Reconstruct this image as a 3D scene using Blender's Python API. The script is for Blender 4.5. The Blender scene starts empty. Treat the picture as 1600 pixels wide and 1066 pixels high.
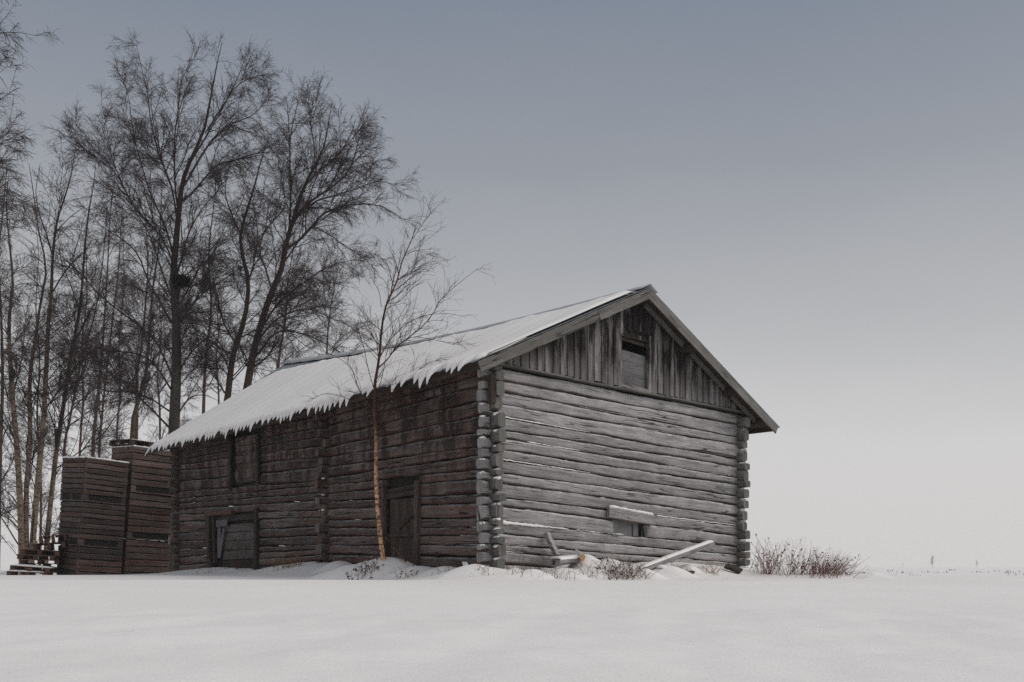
import bpy, math, random
import numpy as np
from mathutils import Vector

S = bpy.context.scene
COL = S.collection
RND = random.Random(7)
F, EZ = 1600.0, 0.9            # focal length in photo pixels, eye height

# ------------------------------------------------------------------ helpers
def at(px, py, d):
    return np.array([(px - 800.0) / F * d, d, EZ + (886.0 - py) / F * d])

def V(*a): return np.array(a, float)
def unit(a): return a / np.linalg.norm(a)

def tag(o, label=None, cat=None, group=None, kind=None):
    if label: o['label'] = label
    if cat: o['category'] = cat
    if group: o['group'] = group
    if kind: o['kind'] = kind
    return o

def empty(name, loc):
    o = bpy.data.objects.new(name, None)
    o.empty_display_size = 0.2
    COL.objects.link(o)
    o.location = tuple(loc)
    return o

def link(name, me, m, parent=None):
    o = bpy.data.objects.new(name, me)
    COL.objects.link(o)
    if m: me.materials.append(m)
    if parent is not None:
        o.parent = parent
    return o

def wloc(o):
    p = V(0, 0, 0)
    while o is not None:
        p = p + np.array(o.location)
        o = o.parent
    return p

class MB:
    """collects shaped pieces in world metres and links them as ONE mesh object"""
    def __init__(self):
        self.v, self.f, self.uv, self.rn, self.sm = [], [], [], [], []
    def quad_grid(self, P, UVg, rnd=(0.5, 0.5), close=False, caps=False, smooth=True):
        n, m = len(P), len(P[0])
        b = len(self.v)
        for row in P:
            self.v.extend(tuple(float(c) for c in p) for p in row)
        mm = m if close else m - 1
        for i in range(n - 1):
            for j in range(mm):
                j2 = (j + 1) % m
                self.f.append((b + i * m + j, b + (i + 1) * m + j, b + (i + 1) * m + j2, b + i * m + j2))
                u = UVg[i][j]; u1 = UVg[i + 1][j]
                if close and j == m - 1:
                    u2 = (UVg[i + 1][j][0], UVg[i + 1][j][1] + 0.05); u3 = (UVg[i][j][0], UVg[i][j][1] + 0.05)
                else:
                    u2 = UVg[i + 1][j2]; u3 = UVg[i][j2]
                self.uv.extend((u, u1, u2, u3)); self.rn.extend((rnd,) * 4); self.sm.append(smooth)
        if caps:
            for i, rev in ((0, False), (n - 1, True)):
                idx = [b + i * m + j for j in range(m)]
                if rev: idx.reverse()
                self.f.append(tuple(idx))
                c = np.mean([P[i][j] for j in range(m)], axis=0)
                for k in idx:
                    q = np.array(self.v[k]) - c
                    self.uv.append((q[2] * 0.3 + rnd[0] * 9, q[0] + q[1] + rnd[1] * 7)); self.rn.append(rnd)
                self.sm.append(False)
    def plank(self, p0, p1, wv, hv, ch=0.006, n=4, jit=0.002, rng=RND, bow=0.0):
        """board from p0 to p1; wv, hv half-width and half-thickness vectors; chamfered octagon section"""
        p0, p1, wv, hv = map(np.array, (p0, p1, wv, hv))
        W, H = np.linalg.norm(wv), np.linalg.norm(hv)
        wu, hu = wv / W, hv / H
        c = min(ch, H * 0.6, W * 0.6)
        prof = [(W, H - c), (W - c, H), (-W + c, H), (-W, H - c), (-W, -H + c), (-W + c, -H), (W - c, -H), (W, -H + c)]
        L = np.linalg.norm(p1 - p0)
        r0, r1, o1, o2 = rng.random(), rng.random(), rng.random() * 40, rng.random() * 40
        per = [0]
        for k in range(1, 8):
            per.append(per[-1] + math.dist(prof[k], prof[k - 1]))
        P, U = [], []
        for i in range(n + 1):
            f = i / n
            c0 = p0 + (p1 - p0) * f + hu * bow * math.sin(math.pi * f)
            dw, dh = rng.uniform(-jit, jit), rng.uniform(-jit, jit)
            P.append([c0 + wu * (a * (1 + rng.uniform(-jit, jit) / W) + dw) + hu * (b + dh * 0.6) for a, b in prof])
            U.append([(f * L + o1, q + o2) for q in per])
        self.quad_grid(P, U, (r0, r1), close=True, caps=True, smooth=False)
    def build(self, name, m, parent=None):
        me = bpy.data.meshes.new(name)
        off = wloc(parent) if parent is not None else V(0, 0, 0)
        vv = np.array(self.v) - off
        me.from_pydata([tuple(p) for p in vv], [], self.f)
        l1 = me.uv_layers.new(name='uv'); l2 = me.uv_layers.new(name='rnd')
        l1.data.foreach_set('uv', np.array(self.uv, np.float32).ravel())
        l2.data.foreach_set('uv', np.array(self.rn, np.float32).ravel())
        me.polygons.foreach_set('use_smooth', self.sm)
        me.update()
        return link(name, me, m, parent)

def mesh_np(name, verts, quads, m, parent=None, smooth=True):
    me = bpy.data.meshes.new(name)
    off = wloc(parent) if parent is not None else V(0, 0, 0)
    verts = (verts - off).astype(np.float32)
    nq = len(quads)
    me.vertices.add(len(verts)); me.vertices.foreach_set('co', verts.ravel())
    me.loops.add(nq * 4); me.loops.foreach_set('vertex_index', quads.astype(np.int32).ravel())
    me.polygons.add(nq)
    me.polygons.foreach_set('loop_start', np.arange(0, nq * 4, 4, dtype=np.int32))
    me.polygons.foreach_set('loop_total', np.full(nq, 4, dtype=np.int32))
    me.polygons.foreach_set('use_smooth', np.full(nq, smooth))
    me.update(calc_edges=True)
    return link(name, me, m, parent)

def tubes(P, R, sides):
    """P (n,m,3), R (n,m) -> verts, quads"""
    n, m, _ = P.shape
    T = np.gradient(P, axis=1)
    T /= np.linalg.norm(T, axis=2, keepdims=True) + 1e-9
    ref = np.where(np.abs(T[:, :1, 2:3]) > 0.8, V(1, 0.2, 0), V(0, 0.1, 1))
    A = np.cross(T, np.broadcast_to(ref, T.shape)); A /= np.linalg.norm(A, axis=2, keepdims=True) + 1e-9
    B = np.cross(T, A)
    ang = np.arange(sides) * 2 * math.pi / sides
    vs = P[:, :, None, :] + R[:, :, None, None] * (A[:, :, None, :] * np.cos(ang)[None, None, :, None] + B[:, :, None, :] * np.sin(ang)[None, None, :, None])
    base = (np.arange(n) * m * sides)[:, None, None] + (np.arange(m - 1) * sides)[None, :, None]
    j = np.arange(sides)[None, None, :]; j2 = (j + 1) % sides
    q = np.stack(np.broadcast_arrays(base + j, base + j2, base + sides + j2, base + sides + j), axis=-1).reshape(-1, 4)
    return vs.reshape(-1, 3), q

def cat(parts):
    vs, qs, o = [], [], 0
    for v, q in parts:
        vs.append(v); qs.append(q + o); o += len(v)
    return np.concatenate(vs), np.concatenate(qs)

def resample(pts, n):
    pts = np.array(pts, float)
    if len(pts) == 2:
        return np.array([pts[0] + (pts[1] - pts[0]) * f for f in np.linspace(0, 1, n)])
    ext = np.vstack([2 * pts[0] - pts[1], pts, 2 * pts[-1] - pts[-2]])
    out = []
    K = len(pts) - 1
    for f in np.linspace(0, K, n):
        k = min(int(f), K - 1); t = f - k
        p0, p1, p2, p3 = ext[k], ext[k + 1], ext[k + 2], ext[k + 3]
        out.append(0.5 * (2 * p1 + (p2 - p0) * t + (2 * p0 - 5 * p1 + 4 * p2 - p3) * t * t + (3 * p1 - p0 - 3 * p2 + p3) * t ** 3))
    return np.array(out)

def spawn(P, R, rng, dens, f0, f1, lmin, lmax, ang, rr, rmin, m, up=0.0, droop=0.0, wig=0.1, tipshort=0.5, asd=12):
    """children of polylines: sideways shoots with a tropism"""
    n, m0, _ = P.shape
    Lp = np.linalg.norm(np.diff(P, axis=1), axis=2).sum(1)
    cnt = rng.poisson(dens * Lp * (f1 - f0))
    idx = np.repeat(np.arange(n), cnt)
    k = len(idx)
    f = rng.uniform(f0, f1, k)
    x = f * (m0 - 1); i0 = np.minimum(x.astype(int), m0 - 2); t = (x - i0)[:, None]
    p = P[idx, i0] * (1 - t) + P[idx, i0 + 1] * t
    r = R[idx, i0] * (1 - t[:, 0]) + R[idx, i0 + 1] * t[:, 0]
    T = P[idx, i0 + 1] - P[idx, i0]; T /= np.linalg.norm(T, axis=1, keepdims=True) + 1e-9
    rv = rng.normal(size=(k, 3)); pe = np.cross(rv, T); pe /= np.linalg.norm(pe, axis=1, keepdims=True) + 1e-9
    a = np.radians(np.abs(rng.normal(ang, asd, k)))[:, None]
    d = np.cos(a) * T + np.sin(a) * pe; d[:, 2] += up
    d /= np.linalg.norm(d, axis=1, keepdims=True)
    ln = rng.uniform(lmin, lmax, k) * (1 - tipshort * f)
    pts = [p]
    st = (ln / (m - 1))[:, None]
    for j in range(1, m):
        d = d + rng.normal(size=(k, 3)) * wig
        d[:, 2] -= droop * (j / m)
        d /= np.linalg.norm(d, axis=1, keepdims=True)
        p = p + d * st; pts.append(p)
    Q = np.stack(pts, axis=1)
    rb = np.maximum(np.minimum(r * rr, 0.003 + ln * 0.0095), rmin)
    g = np.linspace(1, 0, m)[None, :]
    RR = rmin * 0.7 + (rb[:, None] - rmin * 0.7) * g ** 0.8
    return Q, RR

# ------------------------------------------------------------------ materials
def newmat(name):
    m = bpy.data.materials.new(name); m.use_nodes = True
    nt = m.node_tree; nt.nodes.clear()
    o = nt.nodes.new('ShaderNodeOutputMaterial'); b = nt.nodes.new('ShaderNodeBsdfPrincipled')
    nt.links.new(b.outputs[0], o.inputs[0])
    return m, nt, b

class NB:
    def __init__(self, nt): self.nt = nt
    def n(self, t, **k):
        x = self.nt.nodes.new(t)
        for a, b in k.items(): setattr(x, a, b)
        return x
    def l(self, a, b): self.nt.links.new(a, b)
    def noise(self, vec, scale, detail=4, rough=0.55, dist=0.0):
        x = self.n('ShaderNodeTexNoise'); x.inputs['Scale'].default_value = scale
        x.inputs['Detail'].default_value = detail; x.inputs['Roughness'].default_value = rough; x.inputs['Distortion'].default_value = dist
        if vec is not None: self.l(vec, x.inputs['Vector'])
        return x.outputs[0]
    def mapping(self, vec, sc):
        x = self.n('ShaderNodeMapping'); x.inputs['Scale'].default_value = sc
        self.l(vec, x.inputs['Vector']); return x.outputs[0]
    def ramp(self, fac, stops):
        x = self.n('ShaderNodeValToRGB'); e = x.color_ramp.elements
        while len(e) < len(stops): e.new(0.5)
        for k, (p, c) in enumerate(stops):
            e[k].position = p
            e[k].color = (c, c, c, 1) if not hasattr(c, '__len__') else (*c, 1)
        self.l(fac, x.inputs[0]); return x.outputs[0]
    def mix(self, fac, a, b, mode='MIX'):
        x = self.n('ShaderNodeMix', data_type='RGBA', blend_type=mode)
        for s, v in ((x.inputs[0], fac), (x.inputs[6], a), (x.inputs[7], b)):
            if hasattr(v, 'links'): self.l(v, s)
            elif isinstance(v, (int, float)): s.default_value = v if s.type == 'VALUE' else (v, v, v, 1)
            else: s.default_value = (*v, 1)
        return x.outputs[2]
    def math(self, op, a, b=0.0, clamp=False):
        x = self.n('ShaderNodeMath', operation=op, use_clamp=clamp)
        for s, v in ((x.inputs[0], a), (x.inputs[1], b)):
            if hasattr(v, 'links'): self.l(v, s)
            else: s.default_value = v
        return x.outputs[0]
    def bump(self, h, strength, dist):
        x = self.n('ShaderNodeBump'); x.inputs['Strength'].default_value = strength; x.inputs['Distance'].default_value = dist
        self.l(h, x.inputs['Height']); return x.outputs[0]

def wood(name, dark, light, brown, brown_amt=0.3, crack=0.8, frost=0.0, stain=None, stain_amt=0.0, rvar=0.5, stain_axis=None, stain_lo=0.44, stain_sc=(3.4, 3.4, 0.8)):
    """weathered boards or logs: grain, checks and knots run along uv.x; every board has its own tone"""
    m, nt, b = newmat(name); N = NB(nt)
    uv = N.n('ShaderNodeUVMap', uv_map='uv').outputs[0]
    rn = N.n('ShaderNodeUVMap', uv_map='rnd').outputs[0]
    geo = N.n('ShaderNodeNewGeometry')
    sep = N.n('ShaderNodeSeparateXYZ'); N.l(rn, sep.inputs[0])
    grain = N.noise(N.mapping(uv, (2.2, 60, 1)), 1.0, 6, 0.7)
    grain2 = N.noise(N.mapping(uv, (0.7, 11, 1)), 1.0, 4, 0.6)
    blot = N.noise(geo.outputs['Position'], 1.7, 5, 0.6)
    tone = N.math('ADD', N.math('MULTIPLY', grain, 0.68), N.math('MULTIPLY', grain2, 0.32))
    tone = N.ramp(tone, [(0.33, 0.0), (0.66, 1.0)])
    colr = N.mix(tone, dark, light)
    bf = N.math('MULTIPLY', N.ramp(N.noise(N.mapping(uv, (0.5, 5, 1)), 1.0, 5, 0.6), [(0.42, 0.0), (0.7, 1.0)]), brown_amt)
    colr = N.mix(bf, colr, brown)
    pv = N.math('ADD', N.math('MULTIPLY', sep.outputs[0], rvar), 1.0 - rvar * 0.5)
    colr = N.mix(1.0, colr, pv, 'MULTIPLY')
    bl = N.ramp(blot, [(0.3, 0.72), (0.7, 1.15)])
    colr = N.mix(1.0, colr, bl, 'MULTIPLY')
    # drying checks: contour lines of a stretched noise
    cn = N.noise(N.mapping(uv, (0.4, 8, 1)), 1.0, 2, 0.5, 0.1)
    cr = N.math('ABSOLUTE', N.math('SUBTRACT', cn, 0.5))
    crm = N.ramp(cr, [(0.004, 1.0), (0.018, 0.0)])
    gate = N.ramp(N.noise(N.mapping(uv, (0.9, 3, 1)), 1.3, 2), [(0.48, 0.0), (0.6, 1.0)])
    crm = N.math('MULTIPLY', crm, N.math('MULTIPLY', gate, crack))
    # knots
    vo = N.n('ShaderNodeTexVoronoi'); N.l(N.mapping(uv, (0.9, 3.2, 1)), vo.inputs['Vector']); vo.inputs['Scale'].default_value = 1.0
    kn = N.ramp(vo.outputs['Distance'], [(0.015, 0.7), (0.04, 0.0)])
    dk = N.math('MAXIMUM', crm, N.math('MULTIPLY', kn, crack * 0.8))
    colr = N.mix(dk, colr, tuple(c * 0.16 for c in dark))
    if stain is not None:
        sn = N.noise(N.mapping(geo.outputs['Position'], stain_sc), 1.0, 5, 0.62)
        sm = N.ramp(sn, [(stain_lo, 0.0), (stain_lo + 0.13, 1.0)])
        if stain_axis is not None:
            sz = N.n('ShaderNodeSeparateXYZ'); N.l(geo.outputs['Position'], sz.inputs[0])
            mr = N.n('ShaderNodeMapRange'); mr.inputs[1].default_value = stain_axis[0]; mr.inputs[2].default_value = stain_axis[1]
            N.l(sz.outputs[2], mr.inputs[0]); sm = N.math('MULTIPLY', sm, mr.outputs[0])
        colr = N.mix(N.math('MULTIPLY', sm, stain_amt), colr, stain)
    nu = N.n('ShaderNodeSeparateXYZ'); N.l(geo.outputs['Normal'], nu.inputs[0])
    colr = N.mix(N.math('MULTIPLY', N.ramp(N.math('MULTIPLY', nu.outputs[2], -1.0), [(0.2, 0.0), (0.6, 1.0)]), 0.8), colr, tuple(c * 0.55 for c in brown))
    if frost > 0:
        nz = N.n('ShaderNodeSeparateXYZ'); N.l(geo.outputs['Normal'], nz.inputs[0])
        fr = N.ramp(nz.outputs[2], [(0.12, 0.0), (0.6, 1.0)])
        fn = N.ramp(N.noise(geo.outputs['Position'], 5.0, 5), [(0.34, 0.0), (0.6, 1.0)])
        colr = N.mix(N.math('MULTIPLY', N.math('MULTIPLY', fr, fn), frost), colr, (0.62, 0.63, 0.65))
        fg = N.ramp(N.noise(N.mapping(uv, (2.5, 60, 1)), 1.0, 3), [(0.56, 0.0), (0.72, 1.0)])
        colr = N.mix(N.math('MULTIPLY', fg, frost * 0.4), colr, (0.5, 0.5, 0.52))
    N.l(colr, b.inputs['Base Color'])
    b.inputs['Roughness'].default_value = 0.88
    b.inputs['Specular IOR Level'].default_value = 0.25
    h = N.math('SUBTRACT', N.math('MULTIPLY', tone, 0.5), N.math('MULTIPLY', dk, 1.0))
    N.l(N.bump(h, 1.0, 0.02), b.inputs['Normal'])
    return m

def snow_mat(name, fine=1.0):
    m, nt, b = newmat(name); N = NB(nt)
    pos = N.n('ShaderNodeNewGeometry').outputs['Position']
    n1 = N.noise(N.mapping(pos, (0.5, 0.9, 1)), 1.0, 4, 0.5)
    n2 = N.noise(pos, 55.0 * fine, 3, 0.6)
    n3 = N.noise(N.mapping(pos, (2.0, 7.0, 4.0)), 1.5, 4, 0.6)
    n4 = N.noise(N.mapping(pos, (3.0, 14.0, 6.0)), 4.0, 3, 0.6)
    c = N.mix(N.ramp(n1, [(0.3, 0.0), (0.7, 1.0)]), (0.79, 0.77, 0.76), (0.835, 0.82, 0.81))
    c = N.mix(1.0, c, N.ramp(N.noise(pos, 38.0, 2), [(0.3, 0.95), (0.7, 1.03)]), 'MULTIPLY')
    c = N.mix(N.ramp(n3, [(0.35, 0.35), (0.65, 0.0)]), c, (0.765, 0.755, 0.75))
    N.l(c, b.inputs['Base Color'])
    b.inputs['Roughness'].default_value = 0.75
    b.inputs['Specular IOR Level'].default_value = 0.2
    h = N.math('ADD', N.math('ADD', N.math('MULTIPLY', n2, 0.3), N.math('MULTIPLY', n4, 0.35)), N.math('MULTIPLY', n3, 1.0))
    N.l(N.bump(h, 0.5, 0.03), b.inputs['Normal'])
    return m

def bark_mat(name, low, high, z0, z1, mark=0.6, mscale=6.0, markcol=(0.02, 0.016, 0.014)):
    m, nt, b = newmat(name); N = NB(nt)
    pos = N.n('ShaderNodeNewGeometry').outputs['Position']
    sz = N.n('ShaderNodeSeparateXYZ'); N.l(pos, sz.inputs[0])
    mr = N.n('ShaderNodeMapRange'); mr.inputs[1].default_value = z0; mr.inputs[2].default_value = z1
    N.l(sz.outputs[2], mr.inputs[0])
    wob = N.math('MULTIPLY', N.math('SUBTRACT', N.noise(pos, 1.5, 4), 0.5), 0.7)
    t = N.math('ADD', mr.outputs[0], wob, True)
    c = N.mix(t, low, high)
    n1 = N.noise(N.mapping(pos, (1, 1, 2.6)), mscale, 5, 0.65)
    c = N.mix(N.math('MULTIPLY', N.ramp(n1, [(0.47, 0.0), (0.58, 1.0)]), mark), c, markcol)
    n2 = N.noise(pos, 22.0, 3)
    c = N.mix(1.0, c, N.ramp(n2, [(0.3, 0.75), (0.7, 1.15)]), 'MULTIPLY')
    N.l(c, b.inputs['Base Color']); b.inputs['Roughness'].default_value = 0.85
    b.inputs['Specular IOR Level'].default_value = 0.2
    N.l(N.bump(n1, 0.5, 0.02), b.inputs['Normal'])
    return m

def plain(name, c1, c2, scale=8.0, rough=0.85, metal=0.0):
    m, nt, b = newmat(name); N = NB(nt)
    pos = N.n('ShaderNodeNewGeometry').outputs['Position']
    n = N.noise(pos, scale, 5, 0.6)
    N.l(N.mix(N.ramp(n, [(0.3, 0.0), (0.7, 1.0)]), c1, c2), b.inputs['Base Color'])
    b.inputs['Roughness'].default_value = rough; b.inputs['Metallic'].default_value = metal
    b.inputs['Specular IOR Level'].default_value = 0.25
    N.l(N.bump(n, 0.3, 0.01), b.inputs['Normal'])
    return m

M = {}
M['gable'] = wood('grey_weathered_logs', (0.115, 0.111, 0.112), (0.50, 0.482, 0.484), (0.15, 0.108, 0.085), 0.2, 1.0, 0.75, rvar=0.38)
M['ends'] = wood('grey_log_ends', (0.05, 0.049, 0.045), (0.25, 0.246, 0.23), (0.10, 0.09, 0.06), 0.35, 1.0, 0.5, rvar=0.4)
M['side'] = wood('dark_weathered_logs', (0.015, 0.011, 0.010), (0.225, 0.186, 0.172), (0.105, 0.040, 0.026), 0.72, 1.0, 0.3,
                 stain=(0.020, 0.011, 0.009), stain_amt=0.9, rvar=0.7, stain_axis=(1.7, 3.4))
M['clad'] = wood('gable_boards', (0.11, 0.104, 0.103), (0.37, 0.355, 0.352), (0.13, 0.09, 0.07), 0.35, 0.7, 0.0,
                 stain=(0.012, 0.008, 0.008), stain_amt=0.96, rvar=0.75, stain_axis=(4.5, 5.25), stain_lo=0.38, stain_sc=(6.5, 6.5, 0.9))
M['trim'] = wood('verge_boards', (0.085, 0.082, 0.077), (0.23, 0.222, 0.21), (0.10, 0.088, 0.068), 0.4, 1.0, 0.25, rvar=0.25)
M['deck'] = wood('roof_boards', (0.03, 0.024, 0.02), (0.085, 0.066, 0.055), (0.06, 0.04, 0.03), 0.4, 0.6)
M['door'] = wood('door_boards', (0.026, 0.020, 0.017), (0.10, 0.08, 0.068), (0.085, 0.045, 0.028), 0.5, 0.8, 0.1)
M['jamb'] = wood('door_posts', (0.022, 0.018, 0.016), (0.075, 0.064, 0.056), (0.06, 0.033, 0.021), 0.5, 0.8)
M['hatch'] = wood('hatch_boards', (0.10, 0.098, 0.1), (0.2, 0.196, 0.2), (0.11, 0.1, 0.09), 0.2, 0.3, rvar=0.2)
M['hatch_low'] = wood('low_door_boards', (0.05, 0.045, 0.044), (0.17, 0.152, 0.147), (0.11, 0.075, 0.06), 0.3, 0.8, rvar=0.3)
M['crate'] = wood('crate_boards', (0.02, 0.014, 0.013), (0.165, 0.13, 0.117), (0.11, 0.038, 0.025), 0.75, 0.7, 0.25, rvar=0.9)
M['crate_red'] = wood('reddish_crate_boards', (0.04, 0.028, 0.025), (0.22, 0.17, 0.15), (0.16, 0.052, 0.03), 0.42, 0.6, 0.2, rvar=0.9)
M['pallet'] = wood('pallet_boards', (0.04, 0.024, 0.018), (0.16, 0.095, 0.07), (0.16, 0.06, 0.035), 0.6, 0.5, 0.2, rvar=0.6)
M['fresh'] = plain('fresh_cut_wood', (0.34, 0.17, 0.07), (0.5, 0.27, 0.12), 14)
M['snow'] = snow_mat('snow')
M['roofsnow'] = snow_mat('roof_snow', 0.7)
M['metal'] = plain('zinc_sheet', (0.17, 0.20, 0.215), (0.30, 0.335, 0.355), 3.0, 0.5, 0.15)
M['cap'] = plain('frosted_zinc', (0.30, 0.315, 0.33), (0.48, 0.485, 0.50), 5.0, 0.6, 0.1)
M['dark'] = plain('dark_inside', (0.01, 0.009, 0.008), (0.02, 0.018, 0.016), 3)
M['twig'] = plain('birch_twigs', (0.026, 0.017, 0.018), (0.064, 0.045, 0.048), 3)
M['twig_hazed'] = plain('hazed_far_twigs', (0.075, 0.06, 0.062), (0.13, 0.105, 0.107), 3)  # paler than the near twigs: distance haze put into the colour
M['twig_red'] = plain('young_birch_twigs', (0.03, 0.014, 0.011), (0.075, 0.036, 0.026), 4)
M['barkA'] = bark_mat('old_birch_bark', (0.075, 0.068, 0.058), (0.035, 0.022, 0.019), 8, 15, 0.7, 7)
M['barkB'] = bark_mat('brown_birch_bark', (0.085, 0.062, 0.048), (0.035, 0.021, 0.018), 7, 13, 0.6, 7)
M['barkD'] = bark_mat('tan_birch_bark', (0.27, 0.205, 0.145), (0.05, 0.03, 0.024), 3, 14, 0.75, 5)
M['barkE'] = bark_mat('reddish_birch_bark', (0.13, 0.09, 0.068), (0.05, 0.03, 0.025), 6, 15, 0.5, 5)
M['barkS'] = bark_mat('peeling_orange_birch_bark', (0.78, 0.46, 0.27), (0.055, 0.024, 0.016), 2.2, 4.0, 0.85, 7, (0.05, 0.03, 0.022))
M['stem'] = plain('dry_stems', (0.06, 0.028, 0.02), (0.14, 0.075, 0.05), 6)
M['straw'] = plain('dry_straw', (0.14, 0.075, 0.035), (0.3, 0.18, 0.085), 6)
M['bush'] = plain('red_brown_shrub', (0.095, 0.036, 0.03), (0.2, 0.095, 0.075), 5)
M['nest'] = plain('nest_sticks', (0.008, 0.006, 0.006), (0.02, 0.015, 0.014), 9)
M['forest'] = plain('far_spruces', (0.02, 0.026, 0.024), (0.04, 0.045, 0.042), 0.3)

# ------------------------------------------------------------------ camera
cam = bpy.data.cameras.new('camera'); cam.lens = 36; cam.sensor_width = 36
cam.shift_y = 353.0 / 1600.0
cam.clip_end = 6000; cam.clip_start = 0.05
co = bpy.data.objects.new('camera', cam); COL.objects.link(co)
co.location = (0, 0, EZ); co.rotation_euler = (math.radians(90), 0, 0)
S.camera = co

# ------------------------------------------------------------------ barn frame
Nc = V(-0.40, 19.0, 0.0)
U = V(0.758, 0.652, 0.0); U /= np.linalg.norm(U)
Vd = V(-U[1], U[0], 0.0)                       # along the long wall, away
GN = -Vd                                        # gable outward
LN = -U                                         # long wall outward
W, L = 7.6, 14.4
Z = V(0, 0, 1.0)

def gp(px, py):
    q = (px - 800) / F
    a = (q * Nc[1] - Nc[0]) / (U[0] - q * U[1])
    return a, EZ + (886 - py) * (Nc[1] + U[1] * a) / F
def lp(px, py):
    q = (px - 800) / F
    t = (q * Nc[1] - Nc[0]) / (Vd[0] - q * Vd[1])
    return t, EZ + (886 - py) * (Nc[1] + Vd[1] * t) / F
def G(a, out, z): return Nc + U * a + GN * out + Z * z
def LW(t, out, z): return Nc + Vd * t + LN * out + Z * z

def lerp(x, xs, ys):
    return float(np.interp(x, xs, ys))

# ------------------------------------------------------------------ ground
def hash_noise(seed):
    r = np.random.default_rng(seed)
    ph = r.uniform(0, 6.28, (14, 1)); k = r.normal(size=(14, 2)); k /= np.linalg.norm(k, axis=1, keepdims=True)
    fr = np.geomspace(0.25, 4.5, 14)[:, None]
    am = (1 / fr ** 0.9); am /= am.sum()
    def f(x, y):
        x = np.asarray(x, float); y = np.asarray(y, float)
        sh = x.shape
        v = (am * np.sin(fr * (k[:, :1] * x.ravel()[None] + k[:, 1:] * y.ravel()[None]) * 2.2 + ph)).sum(0)
        return v.reshape(sh)
    return f
hn1, hn2, hn3 = hash_noise(1), hash_noise(2), hash_noise(3)

MOUNDS = [  # px, py of the top, depth, radius x, radius y
    (606, 871, 20.4, 0.8, 0.5), (575, 876, 20.6, 0.5, 0.4), (628, 876, 20.3, 0.4, 0.35), (560, 881, 20.5, 0.7, 0.5), (655, 883, 20.0, 0.6, 0.4), (530, 878, 22.3, 0.6, 0.5),
    (915, 866, 19.75, 0.42, 0.5), (950, 874, 19.9, 0.5, 0.5), (880, 886, 19.2, 0.4, 0.4),
    (1075, 882, 21.6, 0.3, 0.35), (1128, 886, 22.6, 0.35, 0.3), (1100, 884, 22.0, 0.3, 0.3), (1040, 883, 20.7, 0.5, 0.35), (1005, 886, 19.9, 0.35, 0.25), (830, 889, 18.6, 0.35, 0.25), (693, 884, 19.5, 0.5, 0.35), (500, 883, 22.9, 0.5, 0.4), (415, 891, 25.5, 0.5, 0.4), (740, 882, 18.5, 0.55, 0.35),
    (1340, 891, 22.5, 0.5, 0.6), (1240, 897, 22.5, 1.2, 0.7), (470, 886, 23.6, 0.8, 0.5), (370, 888, 26.5, 0.5, 0.5),
]
def ground_z(x, y):
    x = np.asarray(x, float); y = np.asarray(y, float)
    s = np.clip((y - 2.0) / 14.6, 0, 1)
    rise = s * s * (3 - 2 * s)
    rise = 0.35 * rise + 0.65 * np.clip((y - 4.0) / 12.6, 0, 1) ** 1.15
    crest = 0.685 - 0.010 * np.clip(x / 3.0, -1.0, 2.2)
    z = rise * crest
    z = z - 0.05 * np.exp(-((y - 19.0) / 1.8) ** 2) * (y > 16.6)
    z = z + 0.012 * hn1(x * 0.7, y * 0.7) * np.clip(y / 8, 0.3, 1) * np.clip(1.5 - y / 60, 0.3, 1)
    # banks against the barn
    a = (x - Nc[0]) * U[0] + (y - Nc[1]) * U[1]
    b = (x - Nc[0]) * Vd[0] + (y - Nc[1]) * Vd[1]
    da = np.maximum(np.maximum(-a, a - W), 0); db = np.maximum(np.maximum(-b, b - L), 0)
    dist = np.hypot(da, db)
    hl = np.interp(b, [-1, 0, 1.3, 2.6, 4.8, 6.2, 9, 12, 14.4, 16], [0.88, 0.91, 0.88, 0.9, 0.94, 0.98, 0.8, 0.86, 0.72, 0.5])
    hg = np.interp(a, [-1, 0, 0.9, 2.0, 3.5, 5.2, 6.6, 7.6, 9], [0.9, 0.9, 0.80, 1.0, 1.02, 0.95, 0.9, 0.88, 0.8])
    front = (b < 0) & (db > da)
    h = np.where(front | (b < 0), hg, hl) - 0.66
    wd = np.where(b < 0, 1.0, 0.9)
    bank = h * np.exp(-(dist / wd) ** 2) * (1 + 0.3 * hn2(x * 2.2, y * 2.2))
    z = z + bank * np.clip((y - 15.5) / 1.5, 0, 1)
    near = np.exp(-(dist / 1.6) ** 2)
    z = z + near * 0.05 * hn3(x * 3.0, y * 3.0) * np.clip((y - 16.5) / 1.0, 0, 1)
    # low ground round the crates and the wood edge
    z = z - 0.42 * np.exp(-(((x + 14.5) / 3.2) ** 2 + ((y - 34) / 4.0) ** 2))
    for px, py, d, rx, ry in MOUNDS:
        c = at(px, py, d)
        hh = c[2] - 0.72
        z = np.maximum(z, (0.72 + hh * np.exp(-((x - c[0]) / rx) ** 2 - ((y - c[1]) / ry) ** 2)) * (1 + 0.05 * hn3(x * 5, y * 5) + 0.02 * hn2(x * 11, y * 11))
                       - 0.3 * (1 - np.exp(-(((x - c[0]) / (rx * 1.8)) ** 4 + ((y - c[1]) / (ry * 1.8)) ** 4))))
    return z
def gz(x, y): return float(ground_z(np.array([x]), np.array([y]))[0])

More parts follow.
